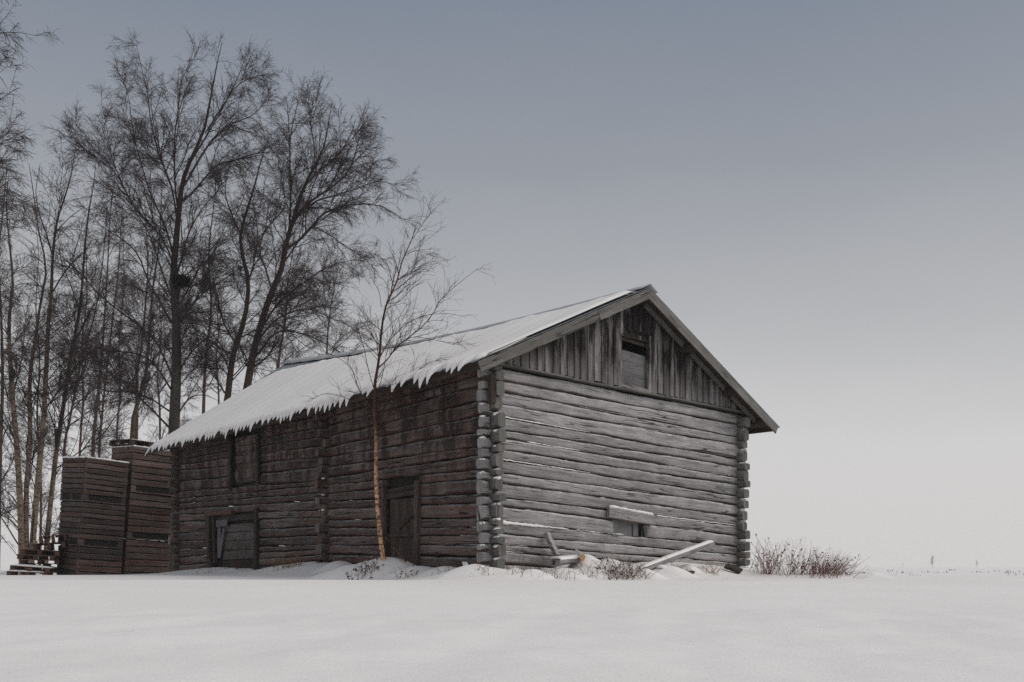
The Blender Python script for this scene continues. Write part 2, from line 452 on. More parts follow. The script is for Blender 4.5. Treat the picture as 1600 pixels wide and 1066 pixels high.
def graded(lo, hi, step, outer_lo, outer_hi, g=1.18):
    a = list(np.arange(lo, hi + 1e-6, step))
    s = step; x = lo
    left = []
    while x > outer_lo:
        s *= g; x -= s; left.append(max(x, outer_lo))
    s = step; x = hi; right = []
    while x < outer_hi:
        s *= g; x += s; right.append(min(x, outer_hi))
    return np.array(left[::-1] + a + right)
gx = graded(-12.5, 10.5, 0.07, -1500, 1500)
gy = np.concatenate([graded(3.0, 15.8, 0.25, -250, 15.8)[:-1], graded(15.8, 27.0, 0.07, 15.8, 1500)])
X, Y = np.meshgrid(gx, gy)
ZZ = ground_z(X, Y)
gv = np.stack([X, Y, ZZ], -1).reshape(-1, 3)
nx, ny = len(gx), len(gy)
ii = (np.arange(ny - 1)[:, None] * nx + np.arange(nx - 1)[None]).ravel()
gq = np.stack([ii, ii + 1, ii + nx + 1, ii + nx], -1)
g = mesh_np('snow_ground', gv, gq, M['snow'])
tag(g, kind='structure')

# ------------------------------------------------------------------ log walls
def log_wall(mb, fpt, s_nodes, zcols, ext0, ext1, openings, rng, thick=0.17, step=0.14, only=None, notch0=True, notch1=True, bulge=0.011):
    """fpt(s,out,z); zcols[k][i] = z of course boundary i at s_nodes[k] (top to bottom)"""
    n = len(zcols[0])
    s0, s1 = s_nodes[0], s_nodes[-1]
    for i in range(n - 1):
        e0, e1 = ext0 * rng.uniform(0.6, 1.1), ext1 * rng.uniform(0.6, 1.1)
        segs = [(s0 - e0, s1 + e1)] if only is None else [(s0 - e0, s0 - 0.001)]
        def bz(s, k):
            return lerp(s, s_nodes, [c[k] for c in zcols])
        for (a, b, zl, zh) in openings:
            m = (a + b) / 2; zm = (bz(m, i) + bz(m, i + 1)) / 2
            if zl < zm < zh:
                ns = []
                for (p, q) in segs:
                    if b <= p or a >= q: ns.append((p, q)); continue
                    if a > p: ns.append((p, a))
                    if b < q: ns.append((b, q))
                segs = ns
        r0, r1 = rng.random(), rng.random()
        ou, ov = rng.random() * 50, rng.random() * 50
        bl = rng.uniform(-0.012, 0.012)
        ph = [rng.uniform(0, 6.28) for _ in range(6)]
        gap = rng.uniform(0.002, 0.008)
        nz0, nz1 = rng.uniform(0.78, 1.0), rng.uniform(0.78, 1.0)
        no0, no1 = rng.uniform(-0.1, 0.1), rng.uniform(-0.1, 0.1)
        for (p, q) in segs:
            k = max(2, int((q - p) / step))
            xs = list(np.linspace(p, q, k + 1))
            for c, ex in ((s0 + 0.005, -0.02), (s1 - 0.005, 0.02)):
                if p < c < q: xs += [c, c + ex]
            xs = sorted(set(round(x, 4) for x in xs))
            P, UVg = [], []
            for s in xs:
                wob = 0.010 * math.sin(1.9 * s + ph[0]) + 0.006 * math.sin(5.3 * s + ph[1]) + 0.004 * math.sin(13 * s + ph[4])
                wo2 = 0.010 * math.sin(1.5 * s + ph[2]) + 0.006 * math.sin(6.1 * s + ph[3]) + 0.004 * math.sin(15 * s + ph[5])
                zt, zb = bz(s, i) - gap + wob * 0.8, bz(s, i + 1) + gap + wo2 * 0.8
                th = thick
                inset = 0.0
                if s < s0 - 0.01 and notch0:
                    zm = (zt + zb) / 2 + no0 * (zt - zb); hh = (zt - zb) / 2 * nz0; zt, zb = zm + hh, zm - hh; inset = 0.015
                if s > s1 + 0.01 and notch1:
                    zm = (zt + zb) / 2 + no1 * (zt - zb); hh = (zt - zb) / 2 * nz1; zt, zb = zm + hh, zm - hh; inset = 0.015
                h = zt - zb
                fw = bl + 0.010 * math.sin(2.3 * s + ph[4]) + 0.004 * math.sin(9 * s + ph[2]) + rng.uniform(-0.0015, 0.0015)
                un = 0.014 + 0.11 * max(0.0, math.sin(0.8 * s + ph[3]) * 0.7 + math.sin(2.1 * s + ph[5]) * 0.4 + 0.1)
                prof = [(-0.060, 0.0), (-0.048, un * 0.8), (0.0, un + 0.012), (0.006, un + 0.05), (bulge, 0.4), (bulge * 0.9, 0.72), (0.006, 0.86), (0.0, 0.895), (-0.022, 0.975), (-0.060, 1.0),
                        (-th + 0.03, 1.0), (-th, 0.8), (-th, 0.2), (-th + 0.03, 0.0)]
                P.append([fpt(s, o + fw - inset, zb + f * h) for o, f in prof])
                vv = [ov + f * h * 1.15 for o, f in prof[:10]] + [ov + 0.3, ov + 0.4, ov + 0.5, ov + 0.6]
                UVg.append([(ou + s, w) for w in vv])
            mb.quad_grid(P, UVg, (r0, r1), close=True, caps=True, smooth=True)

GLy = [573, 594, 611, 630.6, 650, 670.5, 683, 702, 717, 738, 753, 776, 790, 816, 834, 850, 861, 881, 900, 915]
GRy = [648, 664, 684, 696, 718, 730, 747, 758.5, 776, 789.5, 808, 822, 837.6, 854.6, 868, 880, 892, 906, 922, 936]
g_z0 = [gp(777, y)[1] for y in GLy]; g_z1 = [gp(1158, y)[1] for y in GRy]
ga0, ga1 = gp(777, 0)[0], gp(1158, 0)[0]
# extend boundaries to the wall ends
def ext(za, zb, sa, sb, s): return [p + (q - p) * (s - sa) / (sb - sa) for p, q in zip(za, zb)]
gz0 = ext(g_z0, g_z1, ga0, ga1, 0.0); gz1 = ext(g_z0, g_z1, ga0, ga1, W)
rngp = random.Random(11)

barn = tag(empty('log_barn', Nc + Z * 0.6), 'long weathered grey log barn with snow on its sagging gabled roof', 'barn')

wa0, wz1 = gp(957, 812); wa1, wz0 = gp(1008, 838)
win_open = (gp(957, 0)[0], gp(1010, 0)[0], gp(985, 838)[1], gp(985, 812)[1])
mb = MB()
log_wall(mb, G, [0, W], [gz0, gz1], 0.2, 0.22, [win_open], rngp)
gable_wall = mb.build('gable_wall', M['gable'], barn)

ANy = [588, 604, 627, 650, 675, 698, 712, 734, 747, 771, 786, 809, 824, 837, 851, 870, 890, 908]
AFy = [650, 663, 680, 697, 713, 729, 745, 757, 771, 783, 795, 812, 825, 838, 852, 866, 880, 893]
BN = [-55, 10, 80, 165, 240, 345, 380, 435, 490, 570, 620, 690, 760, 830, 865, 905, 955, 1030]
BF = [125, 180, 225, 265, 350, 425, 480, 515, 560, 600, 655, 740, 800, 860, 920, 985, 1040, 1100]
tA0, tA1 = lp(742, 0)[0], lp(519, 0)[0]
tB0, tB1 = lp(500, 0)[0], lp(281, 0)[0]
zA0 = [lp(742, y)[1] for y in ANy]; zA1 = [lp(519, y)[1] for y in AFy]
zB0 = [lp(500, 680 + y / 4.846)[1] for y in BN]; zB1 = [lp(281, 680 + y / 4.846)[1] for y in BF]
TJ = lp(510, 0)[0]
a0, a1 = ext(zA0, zA1, tA0, tA1, 0), ext(zA0, zA1, tA0, tA1, TJ)
b0, b1 = ext(zB0, zB1, tB0, tB1, TJ), ext(zB0, zB1, tB0, tB1, L)
d2 = (lp(655, 0)[0], lp(599, 0)[0], lp(627, 900)[1], lp(627, 752)[1])      # stable door, near section
d1 = (lp(405, 0)[0], lp(323, 0)[0], lp(365, 900)[1], lp(365, 802)[1])      # low door, far section
hl = (lp(408, 0)[0], lp(360, 0)[0], lp(384, 758)[1], lp(384, 676)[1])      # loft opening
def under_roof(t):
    f = (t + 0.5) / 15.25
    rz = 6.64 + 0.79 * f - 0.20 * math.sin(math.pi * f); ez = 4.545 - 0.225 * f - 0.03 * math.sin(math.pi * f)
    return rz + (ez - rz) * 3.8 / 4.52 - 0.10
def add_top(lists, ts):
    gaps = [under_roof(t) - l[0] for l, t in zip(lists, ts)]
    nk = max(1, round(max(gaps) / 0.24))
    for l, gq_ in zip(lists, gaps):
        top = [l[0] + max(gq_, 0.05) * (nk - k) / nk for k in range(nk)]
        l[0:0] = top
    return nk
nkA = add_top([a0, a1], [0, TJ]); nkB = add_top([b0, b1], [TJ, L])
mb = MB()
log_wall(mb, LW, [0, TJ], [a0, a1], 0.0, 0.0, [d2], rngp, notch1=False, bulge=0.013)
log_wall(mb, LW, [TJ + 0.002, L], [b0, b1], 0.0, 0.25, [d1, hl], rngp, notch0=False, bulge=0.013)
side_wall = mb.build('side_wall', M['side'], barn)
mb = MB(); log_wall(mb, LW, [0, TJ], [a0, a1], 0.21, 0.0, [], random.Random(5), only=1, bulge=0.013)
mb.build('corner_log_ends', M['ends'], barn)

# the two walls turned away from us
def RW(t, out, z): return Nc + U * W + Vd * t + U * out + Z * z
def BW(a, out, z): return Nc + Vd * L + U * a + Vd * out + Z * z
zr0 = [z - 0.10 for z in gz1]; zr1 = [4.30 - (4.30 - 0.3) * i / 19 for i in range(20)]
mb = MB(); log_wall(mb, RW, [0, L], [zr0, zr1], 0.25, 0.25, [], rngp, step=0.5); mb.build('far_side_wall', M['ends'], barn)
zb0 = [z + 0.08 for z in b1] ; zb1 = [4.2 - (4.2 - 0.3) * i / (len(zb0) - 1) for i in range(len(zb0))]
mb = MB(); log_wall(mb, BW, [0, W], [zb0, zb1], 0.25, 0.25, [], rngp, step=0.5)
mb.build('rear_wall', M['side'], barn)

# ends of the inner cross wall showing through the long wall
ztop, zbot = lp(510, 655)[1], lp(510, 888)[1]
z = zbot
while z < ztop:
    h = rngp.uniform(0.15, 0.24)
    o = rngp.uniform(0.16, 0.30) if rngp.random() < 0.78 else 0.07
    w = rngp.uniform(0.085, 0.12); dx = rngp.uniform(-0.02, 0.02)
    mb = MB(); mb.plank(LW(TJ + dx, -0.1, z + h / 2), LW(TJ + dx, o, z + h / 2), Vd * w, Z * (h / 2 - 0.012), 0.03, 2, 0.006, rngp)
    mb.build('log_end', M['side'], side_wall)
    z += h

# snow lying on log ledges of the gable and on the log ends
rs = np.random.default_rng(5)
def gbound(i, a): return lerp(a, [0, W], [gz0[i], gz1[i]])
strips = []
def ledge(i, s0, s1, r0, r1, fp=G, bf=gbound, out=0.012):
    n = max(6, int((s1 - s0) / 0.06))
    ss = np.linspace(s0, s1, n)
    P = np.array([fp(s, out + rs.normal() * 0.003, bf(i, s) + 0.004 + rs.normal() * 0.003) for s in ss])
    R = np.interp(ss, [s0, s1], [r0, r1]) * (rs.uniform(0.65, 1.0, n) * (0.85 + 0.15 * np.sin(ss * 7.0)) if r0 >= 0.016 else rs.uniform(0.2, 0.85, n) * (0.55 + 0.45 * np.sin(ss * 7.0 + i * 2.1) * np.sin(ss * 2.3 + i)))
    R = np.maximum(R, 0.001); R[0] = R[-1] = 0.002
    strips.append(tubes(P[None], R[None], 7))
for i, s0, s1, r0, r1 in [(4, 0.02, 1.2, 0.020, 0.012), (4, 1.1, 2.6, 0.016, 0.007), (8, 0.0, 1.5, 0.018, 0.011), (8, 1.5, 2.6, 0.016, 0.006), (6, 0.9, 2.3, 0.016, 0.009),
                          (6, 0.9, 2.1, 0.009, 0.013), (13, 0.0, 1.1, 0.055, 0.035), (13, 1.0, 2.0, 0.035, 0.015), (13, 2.2, 3.6, 0.014, 0.022),
                          (11, 4.6, 7.4, 0.017, 0.010), (11, 6.0, 7.5, 0.009, 0.013), (6, 4.9, 7.5, 0.006, 0.009), (16, 0.0, 0.8, 0.012, 0.02),
                          (9, 3.0, 4.4, 0.006, 0.006), (3, 3.5, 5.2, 0.006, 0.005), (15, 0.05, 0.9, 0.008, 0.004), (12, 5.4, 6.2, 0.008, 0.006), (2, 2.3, 4.0, 0.005, 0.005)]:
    ledge(i, s0, s1, r0, r1)
def abound(i, t): return lerp(t, [0, TJ], [a0[i + nkA], a1[i + nkA]])
for i, s0, s1, r in [(12, 0.0, 0.6, 0.011), (13, 0.0, 0.9, 0.009), (14, 0.1, 0.9, 0.009), (16, 0.3, 1.2, 0.012)]:
    ledge(i, s0, s1, r, r * 0.5, LW, abound, 0.015)
def bbound(i, t): return lerp(t, [TJ, L], [b0[i + nkB], b1[i + nkB]])
for i, s0, s1, r in [(16, TJ + 0.5, TJ + 1.0, 0.005)]:
    ledge(i, s0, s1, r, r * 0.5, LW, bbound, 0.015)
v, q = cat(strips)
tag(mesh_np('ledge_snow', v, q, M['roofsnow'], gable_wall), kind='stuff')

mb = MB()
def lump(c, rx, ry, rz, rng, n=7, m=9):
    P, Ug = [], []
    for i in range(n):
        f = i / (n - 1) * math.pi
        row = []
        for j in range(m):
            a = j / m * 2 * math.pi
            k = 1 + rng.uniform(-0.12, 0.12)
            row.append(c + V(rx * math.sin(f) * math.cos(a) * k, ry * math.sin(f) * math.sin(a) * k, rz * math.cos(f)))
        P.append(row); Ug.append([(0, 0)] * m)
    mb.quad_grid(P, Ug, close=True)
for i in range(3, len(GLy) - 1):
    if rngp.random() < 0.75:
        lump(LW(-0.12, -0.06, lerp(0, [0, 1], [a0[min(i, 16) + nkA], 0]) - 0.035), 0.075, 0.06, rngp.uniform(0.02, 0.04), rngp)
    if rngp.random() < 0.55:
        lump(G(-0.14, -0.06, gz0[i] - 0.035), 0.06, 0.06, rngp.uniform(0.015, 0.035), rngp)
for i in range(6, 17, 2):
    lump(LW(L + 0.14, -0.06, b1[i + nkB] - 0.03), 0.05, 0.06, 0.03, rngp)
    lump(LW(TJ - 0.06, 0.12, a1[i + nkA] - 0.03), 0.05, 0.05, rngp.uniform(0.015, 0.035), rngp)
    lump(G(W + 0.12, -0.05, gz1[i] - 0.03), 0.05, 0.06, 0.025, rngp)
tag(mb.build('log_end_snow', M['roofsnow'], gable_wall), kind='stuff')

# dark post by the near corner under the eave
mb = MB()
a_, z_ = gp(766, 588); _, zb_ = gp(766, 632)
mb.plank(G(-0.07, 0.13, z_), G(-0.07, 0.13, zb_), U * 0.07, GN * 0.05, 0.015, 3, 0.004)
mb.build('corner_post', M['deck'], barn)

# ------------------------------------------------------------------ roof
OVF, OVR, OVE = 0.50, 0.35, 0.72
Mid = Nc + U * (W / 2)
T0, T1 = -OVF, L + OVR
ROOFZ0, ROOFZ1 = 6.64, 7.43
def ridge(t):
    f = (t - T0) / (T1 - T0)
    return Mid + Vd * t + Z * (ROOFZ0 + (ROOFZ1 - ROOFZ0) * f - 0.20 * math.sin(math.pi * f))
def eaveL(t):
    f = (t - T0) / (T1 - T0)
    return Nc - U * OVE + Vd * t + Z * (4.545 - 0.225 * f - 0.03 * math.sin(math.pi * f))
def eaveR(t):
    f = (t - T0) / (T1 - T0)
    return Nc + U * (W + OVE) + Vd * t + Z * (4.19 + 0.05 * f)
def roofp(side, t, s, up=0.0):
    e = eaveL(t) if side < 0 else eaveR(t)
    r = ridge(t)
    d = e - r
    nrm = np.cross(d, Vd) if side < 0 else np.cross(Vd, d)
    nrm = nrm / np.linalg.norm(nrm)
    if nrm[2] < 0: nrm = -nrm
    return r + d * s + nrm * up

mb = MB()
for side in (-1, 1):       # roof boarding, seen from below at the verge and eaves
    nb = 16
    for k in range(nb):
        s = (k + 0.5) / nb
        w = (0.5 / nb) * np.linalg.norm(eaveL(0) - ridge(0)) - 0.004
        for (ta, tb) in ((T0, 1.2), (1.204, 2.9), (2.904, 4.6), (4.604, 6.3), (6.304, 8.0), (8.004, 9.8), (9.804, 11.6), (11.604, 13.2), (13.204, T1)):
            A, B = roofp(side, ta, s, -0.03), roofp(side, tb, s, -0.03)
            wv = unit(roofp(side, ta, 1) - roofp(side, ta, 0)) * w
            nv = unit(np.cross(wv, B - A)) * 0.012
            mb.plank(A, B, wv, nv, 0.003, 3, 0.001)
roof = mb.build('roof', M['deck'], barn)

for side in (-1, 1):        # corrugated sheet
    mb = MB()
    ts = np.arange(T0 - 0.03, T1 + 0.05, 0.05)
    P, Ug = [], []
    for s in np.linspace(0.0, 1.012, 11):
        P.append([roofp(side, t, s, 0.012 + 0.010 * math.sin(t / 0.2 * 2 * math.pi)) for t in ts]); Ug.append([(t, s * 5) for t in ts])
    mb.quad_grid(P, Ug)
    sh = mb.build('metal_sheet', M['metal'], roof)
    sm = sh.modifiers.new('thick', 'SOLIDIFY'); sm.thickness = 0.004; sm.offset = 0
mb = MB()
for side in (-1, 1):
    ts = np.linspace(T0 - 0.06, T1 + 0.06, 40)
    P = [[ridge(t) + Z * 0.085 for t in ts], [roofp(side, t, 0.02, 0.07) for t in ts], [roofp(side, t, 0.046, 0.055 + 0.008 * math.sin(t * 7)) for t in ts]]
    mb.quad_grid(P, [[(t, k) for t in ts] for k in range(3)])
rc = mb.build('ridge_cap', M['cap'], roof)
sm = rc.modifiers.new('thick', 'SOLIDIFY'); sm.thickness = 0.008; sm.offset = 0

def roof_snow(side, name):
    rg = random.Random(3 if side < 0 else 4)
    # drips along the eave
    drips = []
    t = T0 + 0.02
    while t < T1 - 0.12:
        w = rg.uniform(0.13, 0.24) if t > 3.6 else rg.uniform(0.16, 0.36)
        if side < 0 and t < 3.6: ln = rg.uniform(0.08, 0.26) if rg.random() < 0.6 else rg.uniform(0.28, 0.46)
        else: ln = rg.uniform(0.17, 0.42) * (1.0 if t < 12 else 0.8)
        if side > 0: ln *= 0.5
        drips.append((t, w, ln)); t += w
    st = 0.02
    ts = np.arange(T0 + 0.03, T1 - 0.02, st)
    ns = 34
    P, Ug = [], []
    slope_len = np.linalg.norm(eaveL(0) - ridge(0))
    wav = [rg.uniform(0, 6.28) for _ in range(8)]
    cols = []
    for t in ts:
        dl, sk = 0.0, 0.0
        for (a, w, ln) in drips:
            if a <= t < a + w:
                p = abs((t - a) / w - 0.5) * 2
                dl = ln * (1 - p ** 1.7) - 0.03; break
        bare = 0.062 + 0.006 * math.sin(t * 3 + wav[0]) + 0.004 * math.sin(t * 11 + wav[1])
        if side < 0:
            if t > 10.5: bare += 0.09 * ((t - 10.5) / 4.2) ** 1.3 + 0.008 * math.sin(t * 15)
            edge = T1 - 0.05 - t
            base = 0.985 - (0.018 * max(0, min(1, (3.8 - t) / 1.2)) + (0.02 * math.sin(t * 6 + wav[3]) if t < 3.6 else 0))
        else:
            base = 0.985
        s1 = base + dl / slope_len
        col = []
        for k in range(ns):
            g = k / (ns - 1)
            g = 1 - (1 - g) ** 1.35
            s = bare + (s1 - bare) * g
            vb = T1 - 0.22 - 0.45 * (1 - g) - 0.03 * math.sin(s * 40) - t
            th = 0.085 * min(1, (s - bare) / 0.03) ** 0.6 * min(1, max(0, (s1 - s) * slope_len) / 0.09) ** 0.55
            te = min((t - T0), vb if side < 0 else T1 - 0.16 - t) ; te = max(te, 0.0); th *= min(1, te / 0.12) ** 0.6
            th *= 0.9 + 0.15 * math.sin(t * 2.1 + s * 4 + wav[4]) + 0.05 * math.sin(t * 9 + wav[5] + s * 13)
            p = roofp(side, t, s, (0.030 if te > 0 else -0.02) + max(th, 0.0))
            over = max(0, (s - 1.0) * slope_len)
            p = p - Z * (over ** 1.5 * 0.9) - (p - roofp(side, t, 1.0, 0.03)) * V(1, 1, 0) * min(0.55, over * 1.6)
            col.append(p)
        cols.append(col)
    # underside of the overhanging drips: close with an offset copy
    n = len(ts)
    b = MB()
    b.quad_grid(cols, [[(t, k) for k in range(ns)] for t in ts])
    und = [[c[k] - Z * (0.012 + 0.03 * math.sin(math.pi * (k - (ns - 14)) / 13.0)) for k in range(ns - 14, ns)] for c in cols]
    for c, u in zip(cols, und): u[0] = c[ns - 14] - Z * 0.05
    b.quad_grid([u[::-1] for u in und], [[(t, k) for k in range(14)] for t in ts])
    return b.build(name, M['roofsnow'], roof)
roof_snow(-1, 'roof_snow')
roof_snow(1, 'roof_snow')

# verge boards
def verge(side, t, drop, hh, th, s0, s1, mat='trim', jog=0.0):
    mb = MB()
    A, B = roofp(side, t, s0, -drop), roofp(side, t, s1, -drop)
    d = unit(B - A); nv = unit(np.cross(Vd, d)); 
    if nv[2] < 0: nv = -nv
    k = 3 if jog else 1
    for j in range(k):
        P0, P1 = A + (B - A) * (j / k + (0.001 if j else 0)), A + (B - A) * ((j + 1) / k)
        mb.plank(P0 + Vd * jog * (j % 2), P1 + Vd * jog * (j % 2), nv * hh, Vd * th, 0.006, 8, 0.004)
    return mb
verge(-1, T0 - 0.02, 0.105, 0.098, 0.014, 0.0, 1.0, jog=0.006).build('bargeboard', M['trim'], roof)
verge(1, T0 - 0.022, 0.105, 0.098, 0.014, 0.012, 0.997).build('bargeboard', M['trim'], roof)
verge(-1, T1 + 0.02, 0.095, 0.085, 0.014, 0.0, 1.0).build('bargeboard', M['trim'], roof)
verge(1, T1 + 0.02, 0.095, 0.085, 0.014, 0.012, 1.0).build('bargeboard', M['trim'], roof)
# purlins carrying the verge and the fly rafters under it
for side in (-1, 1):
    for s in (0.03, 0.36, 0.68, 0.93):
        mb = MB(); nk = 8
        for k in range(nk):
            ta, tb = T0 + 0.03 + (T1 - T0 - 0.05) * k / nk, T0 + 0.03 + (T1 - T0 - 0.05) * (k + 1) / nk - 0.002
            mb.plank(roofp(side, ta, s, -0.125), roofp(side, tb, s, -0.125), unit(roofp(side, 0, 1) - roofp(side, 0, 0)) * 0.06, Z * 0.055, 0.02, 2, 0.003)
        mb.build('purlin', M['deck'], roof)
    for sa, sb in ((0.06, 0.33), (0.39, 0.65), (0.71, 0.90)):
        mb = MB()
        d = unit(roofp(side, 0, 1) - roofp(side, 0, 0)); nv = unit(np.cross(Vd, d))
        mb.plank(roofp(side, -0.22, sa, -0.125), roofp(side, -0.22, sb, -0.125), nv * 0.06, Vd * 0.02, 0.005, 4, 0.003)
        mb.build('fly_rafter', M['trim'], roof)
# eave fascia on the long side: dark notched boards under the snow
mb = MB()
for ta, tb in ((T0 + 0.05, 3.1), (3.12, 6.9), (6.92, 10.7), (10.72, T1 - 0.05)):
    mb.plank(eaveL(ta) + U * 0.10 - Z * 0.055, eaveL(tb) + U * 0.10 - Z * 0.055, Z * 0.07, U * 0.013, 0.005, 8, 0.004)
mb.build('eave_board', M['deck'], roof)
mb = MB()
for ta, tb in ((T0 + 0.05, 6.0), (6.02, T1 - 0.05)):
    mb.plank(eaveR(ta) - U * 0.06 - Z * 0.045, eaveR(tb) - U * 0.06 - Z * 0.045, Z * 0.06, U * 0.013, 0.005, 8, 0.004)
mb.build('eave_board', M['deck'], roof)

# ------------------------------------------------------------------ gable cladding
def zroof(a, out):
    side = -1 if a < W / 2 else 1
    t = -out
    s = abs(a - W / 2) / (W / 2 + OVE)
    return roofp(side, t, s)[2]
cb0, cb1 = gp(790, 572), gp(1162, 645)
def zclad(a): return lerp(a, [cb0[0], cb1[0]], [cb0[1], cb1[1]]) if cb0[0] <= a <= cb1[0] else cb0[1] + (cb1[1] - cb0[1]) * (a - cb0[0]) / (cb1[0] - cb0[0])
ha0, ha1 = gp(964, 0)[0], gp(1011, 0)[0]
hz0, hz1 = gp(988, 606)[1], gp(988, 526)[1]
mb = MB()
a = -0.22; k = 0
while a < W + 0.2:
    w = rngp.uniform(0.075, 0.12)
    am = a + w / 2
    zt = zroof(am, 0.03) - 0.085
    zb = zclad(am) + 0.02 + rngp.uniform(-0.02, 0.025)
    out = 0.035 if k % 2 == 0 else 0.061
    hw = w / 2 + (0.012 if k % 2 else 0.004)
    if ha0 - 0.02 < am < ha1 + 0.02: zb = hz1 + rngp.uniform(-0.02, 0.12)
    if zt - zb > 0.06:
        mb.plank(G(am, out, zb), G(am + rngp.uniform(-0.004, 0.004), out, zt), U * hw, GN * 0.012, 0.004, 5, 0.002, rngp)
    a += w; k += 1
clad = mb.build('gable_cladding', M['clad'], barn)
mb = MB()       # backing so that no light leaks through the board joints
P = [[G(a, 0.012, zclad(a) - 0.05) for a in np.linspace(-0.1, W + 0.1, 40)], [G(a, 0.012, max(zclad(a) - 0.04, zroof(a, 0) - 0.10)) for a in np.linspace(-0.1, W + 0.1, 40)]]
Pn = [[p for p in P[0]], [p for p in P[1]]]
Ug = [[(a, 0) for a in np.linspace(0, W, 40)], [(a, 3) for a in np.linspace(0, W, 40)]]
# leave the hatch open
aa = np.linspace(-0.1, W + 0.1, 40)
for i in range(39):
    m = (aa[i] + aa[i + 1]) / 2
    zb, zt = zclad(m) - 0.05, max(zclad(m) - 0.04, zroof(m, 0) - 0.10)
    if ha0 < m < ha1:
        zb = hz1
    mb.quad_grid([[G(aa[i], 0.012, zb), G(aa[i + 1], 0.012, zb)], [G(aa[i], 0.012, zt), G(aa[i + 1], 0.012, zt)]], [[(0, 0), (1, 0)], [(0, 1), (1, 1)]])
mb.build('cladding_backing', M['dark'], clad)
mb = MB()       # drip board under the cladding
for aa0, aa1, dz in ((-0.18, 2.0, 0.0), (2.01, 4.15, -0.012), (4.16, W + 0.12, -0.004)):
    mb.plank(G(aa0, 0.062, zclad(aa0) - 0.012 + dz), G(aa1, 0.062, zclad(aa1) - 0.012 + dz), GN * 0.06, Z * 0.02, 0.006, 6, 0.004, rngp)
mb.build('drip_board', M['trim'], barn)

mb = MB()
a = -0.2
while a < W + 0.2:
    side_ = -1 if a + 0.075 < W / 2 else 1
    zt = roofp(side_, L + 0.03, abs(a + 0.075 - W / 2) / (W / 2 + OVE))[2] - 0.09
    if zt - 4.25 > 0.05: mb.plank(BW(a + 0.075, 0.03, 4.25), BW(a + 0.075, 0.03, zt), U * 0.073, Vd * 0.012, 0.004, 3, 0.002, rngp)
    a += 0.15
mb.build('rear_gable_cladding', M['clad'], barn)

# loft hatch in the gable
mb = MB()
mb.plank(G(ha0, 0.055, hz0 - 0.05), G(ha0, 0.055, hz1 + 0.12), U * 0.055, GN * 0.034, 0.006, 4, 0.002)
mb.plank(G(ha1, 0.055, hz0 - 0.09), G(ha1, 0.055, hz1 + 0.06), U * 0.05, GN * 0.034, 0.006, 4, 0.002)
mb.plank(G(ha0 + 0.05, 0.03, hz1 + 0.0), G(ha1 - 0.05, 0.03, hz1 - 0.02), Z * 0.045, GN * 0.02, 0.006, 4, 0.002)
mb.plank(G(ha0 + 0.05, 0.05, hz0 + 0.015), G(ha1 - 0.05, 0.05, hz0 - 0.045), Z * 0.05, GN * 0.03, 0.006, 4, 0.002)
hf = mb.build('hatch_frame', M['clad'], barn)
mb = MB()
zz = hz0 + 0.05
for k, h in enumerate((0.25, 0.23, 0.22)):
    mb.plank(G(ha0 + 0.02, -0.01 - 0.004 * k, zz + h / 2 + 0.02), G(ha1 - 0.03, -0.01 - 0.004 * k, zz + h / 2 - 0.035), Z * (h / 2 - 0.001), GN * 0.012, 0.003, 4, 0.001)
    zz += h
mb.build('hatch_panel', M['hatch'], hf)
mb = MB()
mb.plank(G(ha0, -0.02, hz1 - 0.075), G(ha1, -0.02, hz1 - 0.13), Z * 0.035, GN * 0.015, 0.004, 4, 0.002)
mb.build('hatch_lintel', M['deck'], hf)

# small low window on the gable under a thick plank
mb = MB()
p0, p1 = gp(946, 801), gp(1018, 811)
mb.plank(G(p0[0], 0.075, p0[1]), G(p1[0], 0.075, p1[1] - 0.03), Z * 0.115, GN * 0.035, 0.02, 6, 0.006)
wf = mb.build('window_board', M['gable'], barn)
mb = MB()
for xa, xb, o in ((957, 967, -0.02), (970, 990, -0.07), (991, 999, -0.05)):
    A, B = gp((xa + xb) / 2, 838), gp((xa + xb) / 2, 812)
    mb.plank(G(A[0], o, A[1]), G(A[0], o, B[1]), U * (gp(xb, 0)[0] - gp(xa, 0)[0]) / 2, GN * 0.02, 0.004, 3, 0.002)
mb.build('window_shutter', M['hatch'], wf)
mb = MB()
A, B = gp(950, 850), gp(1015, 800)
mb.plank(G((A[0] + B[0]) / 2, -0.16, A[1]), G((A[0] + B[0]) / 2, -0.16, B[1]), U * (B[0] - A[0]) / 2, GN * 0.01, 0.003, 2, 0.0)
mb.build('window_dark_sheet', M['dark'], wf)  # near-black sheet behind the opening stands in for the unlit inside
mb = MB()
p0, p1 = gp(948, 790), gp(1017, 803)
n = 24
P = np.array([G(p0[0] + (p1[0] - p0[0]) * f, 0.075, p0[1] + (p1[1] - p0[1]) * f - 0.012) for f in np.linspace(0, 1, n)])
R = rs.uniform(0.016, 0.032, n); R[-1] = R[0] = 0.006
v, q = tubes(P[None], R[None], 8)
mesh_np('window_board_snow', v, q, M['roofsnow'], wf)

# ------------------------------------------------------------------ doors of the long wall
def lplank(mb, px0, py0, px1, py1, wid, out, th, ch=0.006, n=4, jit=0.003):
    """board on the long wall between two measured points, wid = half width"""
    t0, z0 = lp(px0, py0); t1, z1 = lp(px1, py1)
    A, B = LW(t0, out, z0), LW(t1, out, z1)
    d = unit(B - A); wv = unit(np.cross(LN, d)) * wid
    mb.plank(A, B, wv, LN * th, ch, n, jit)
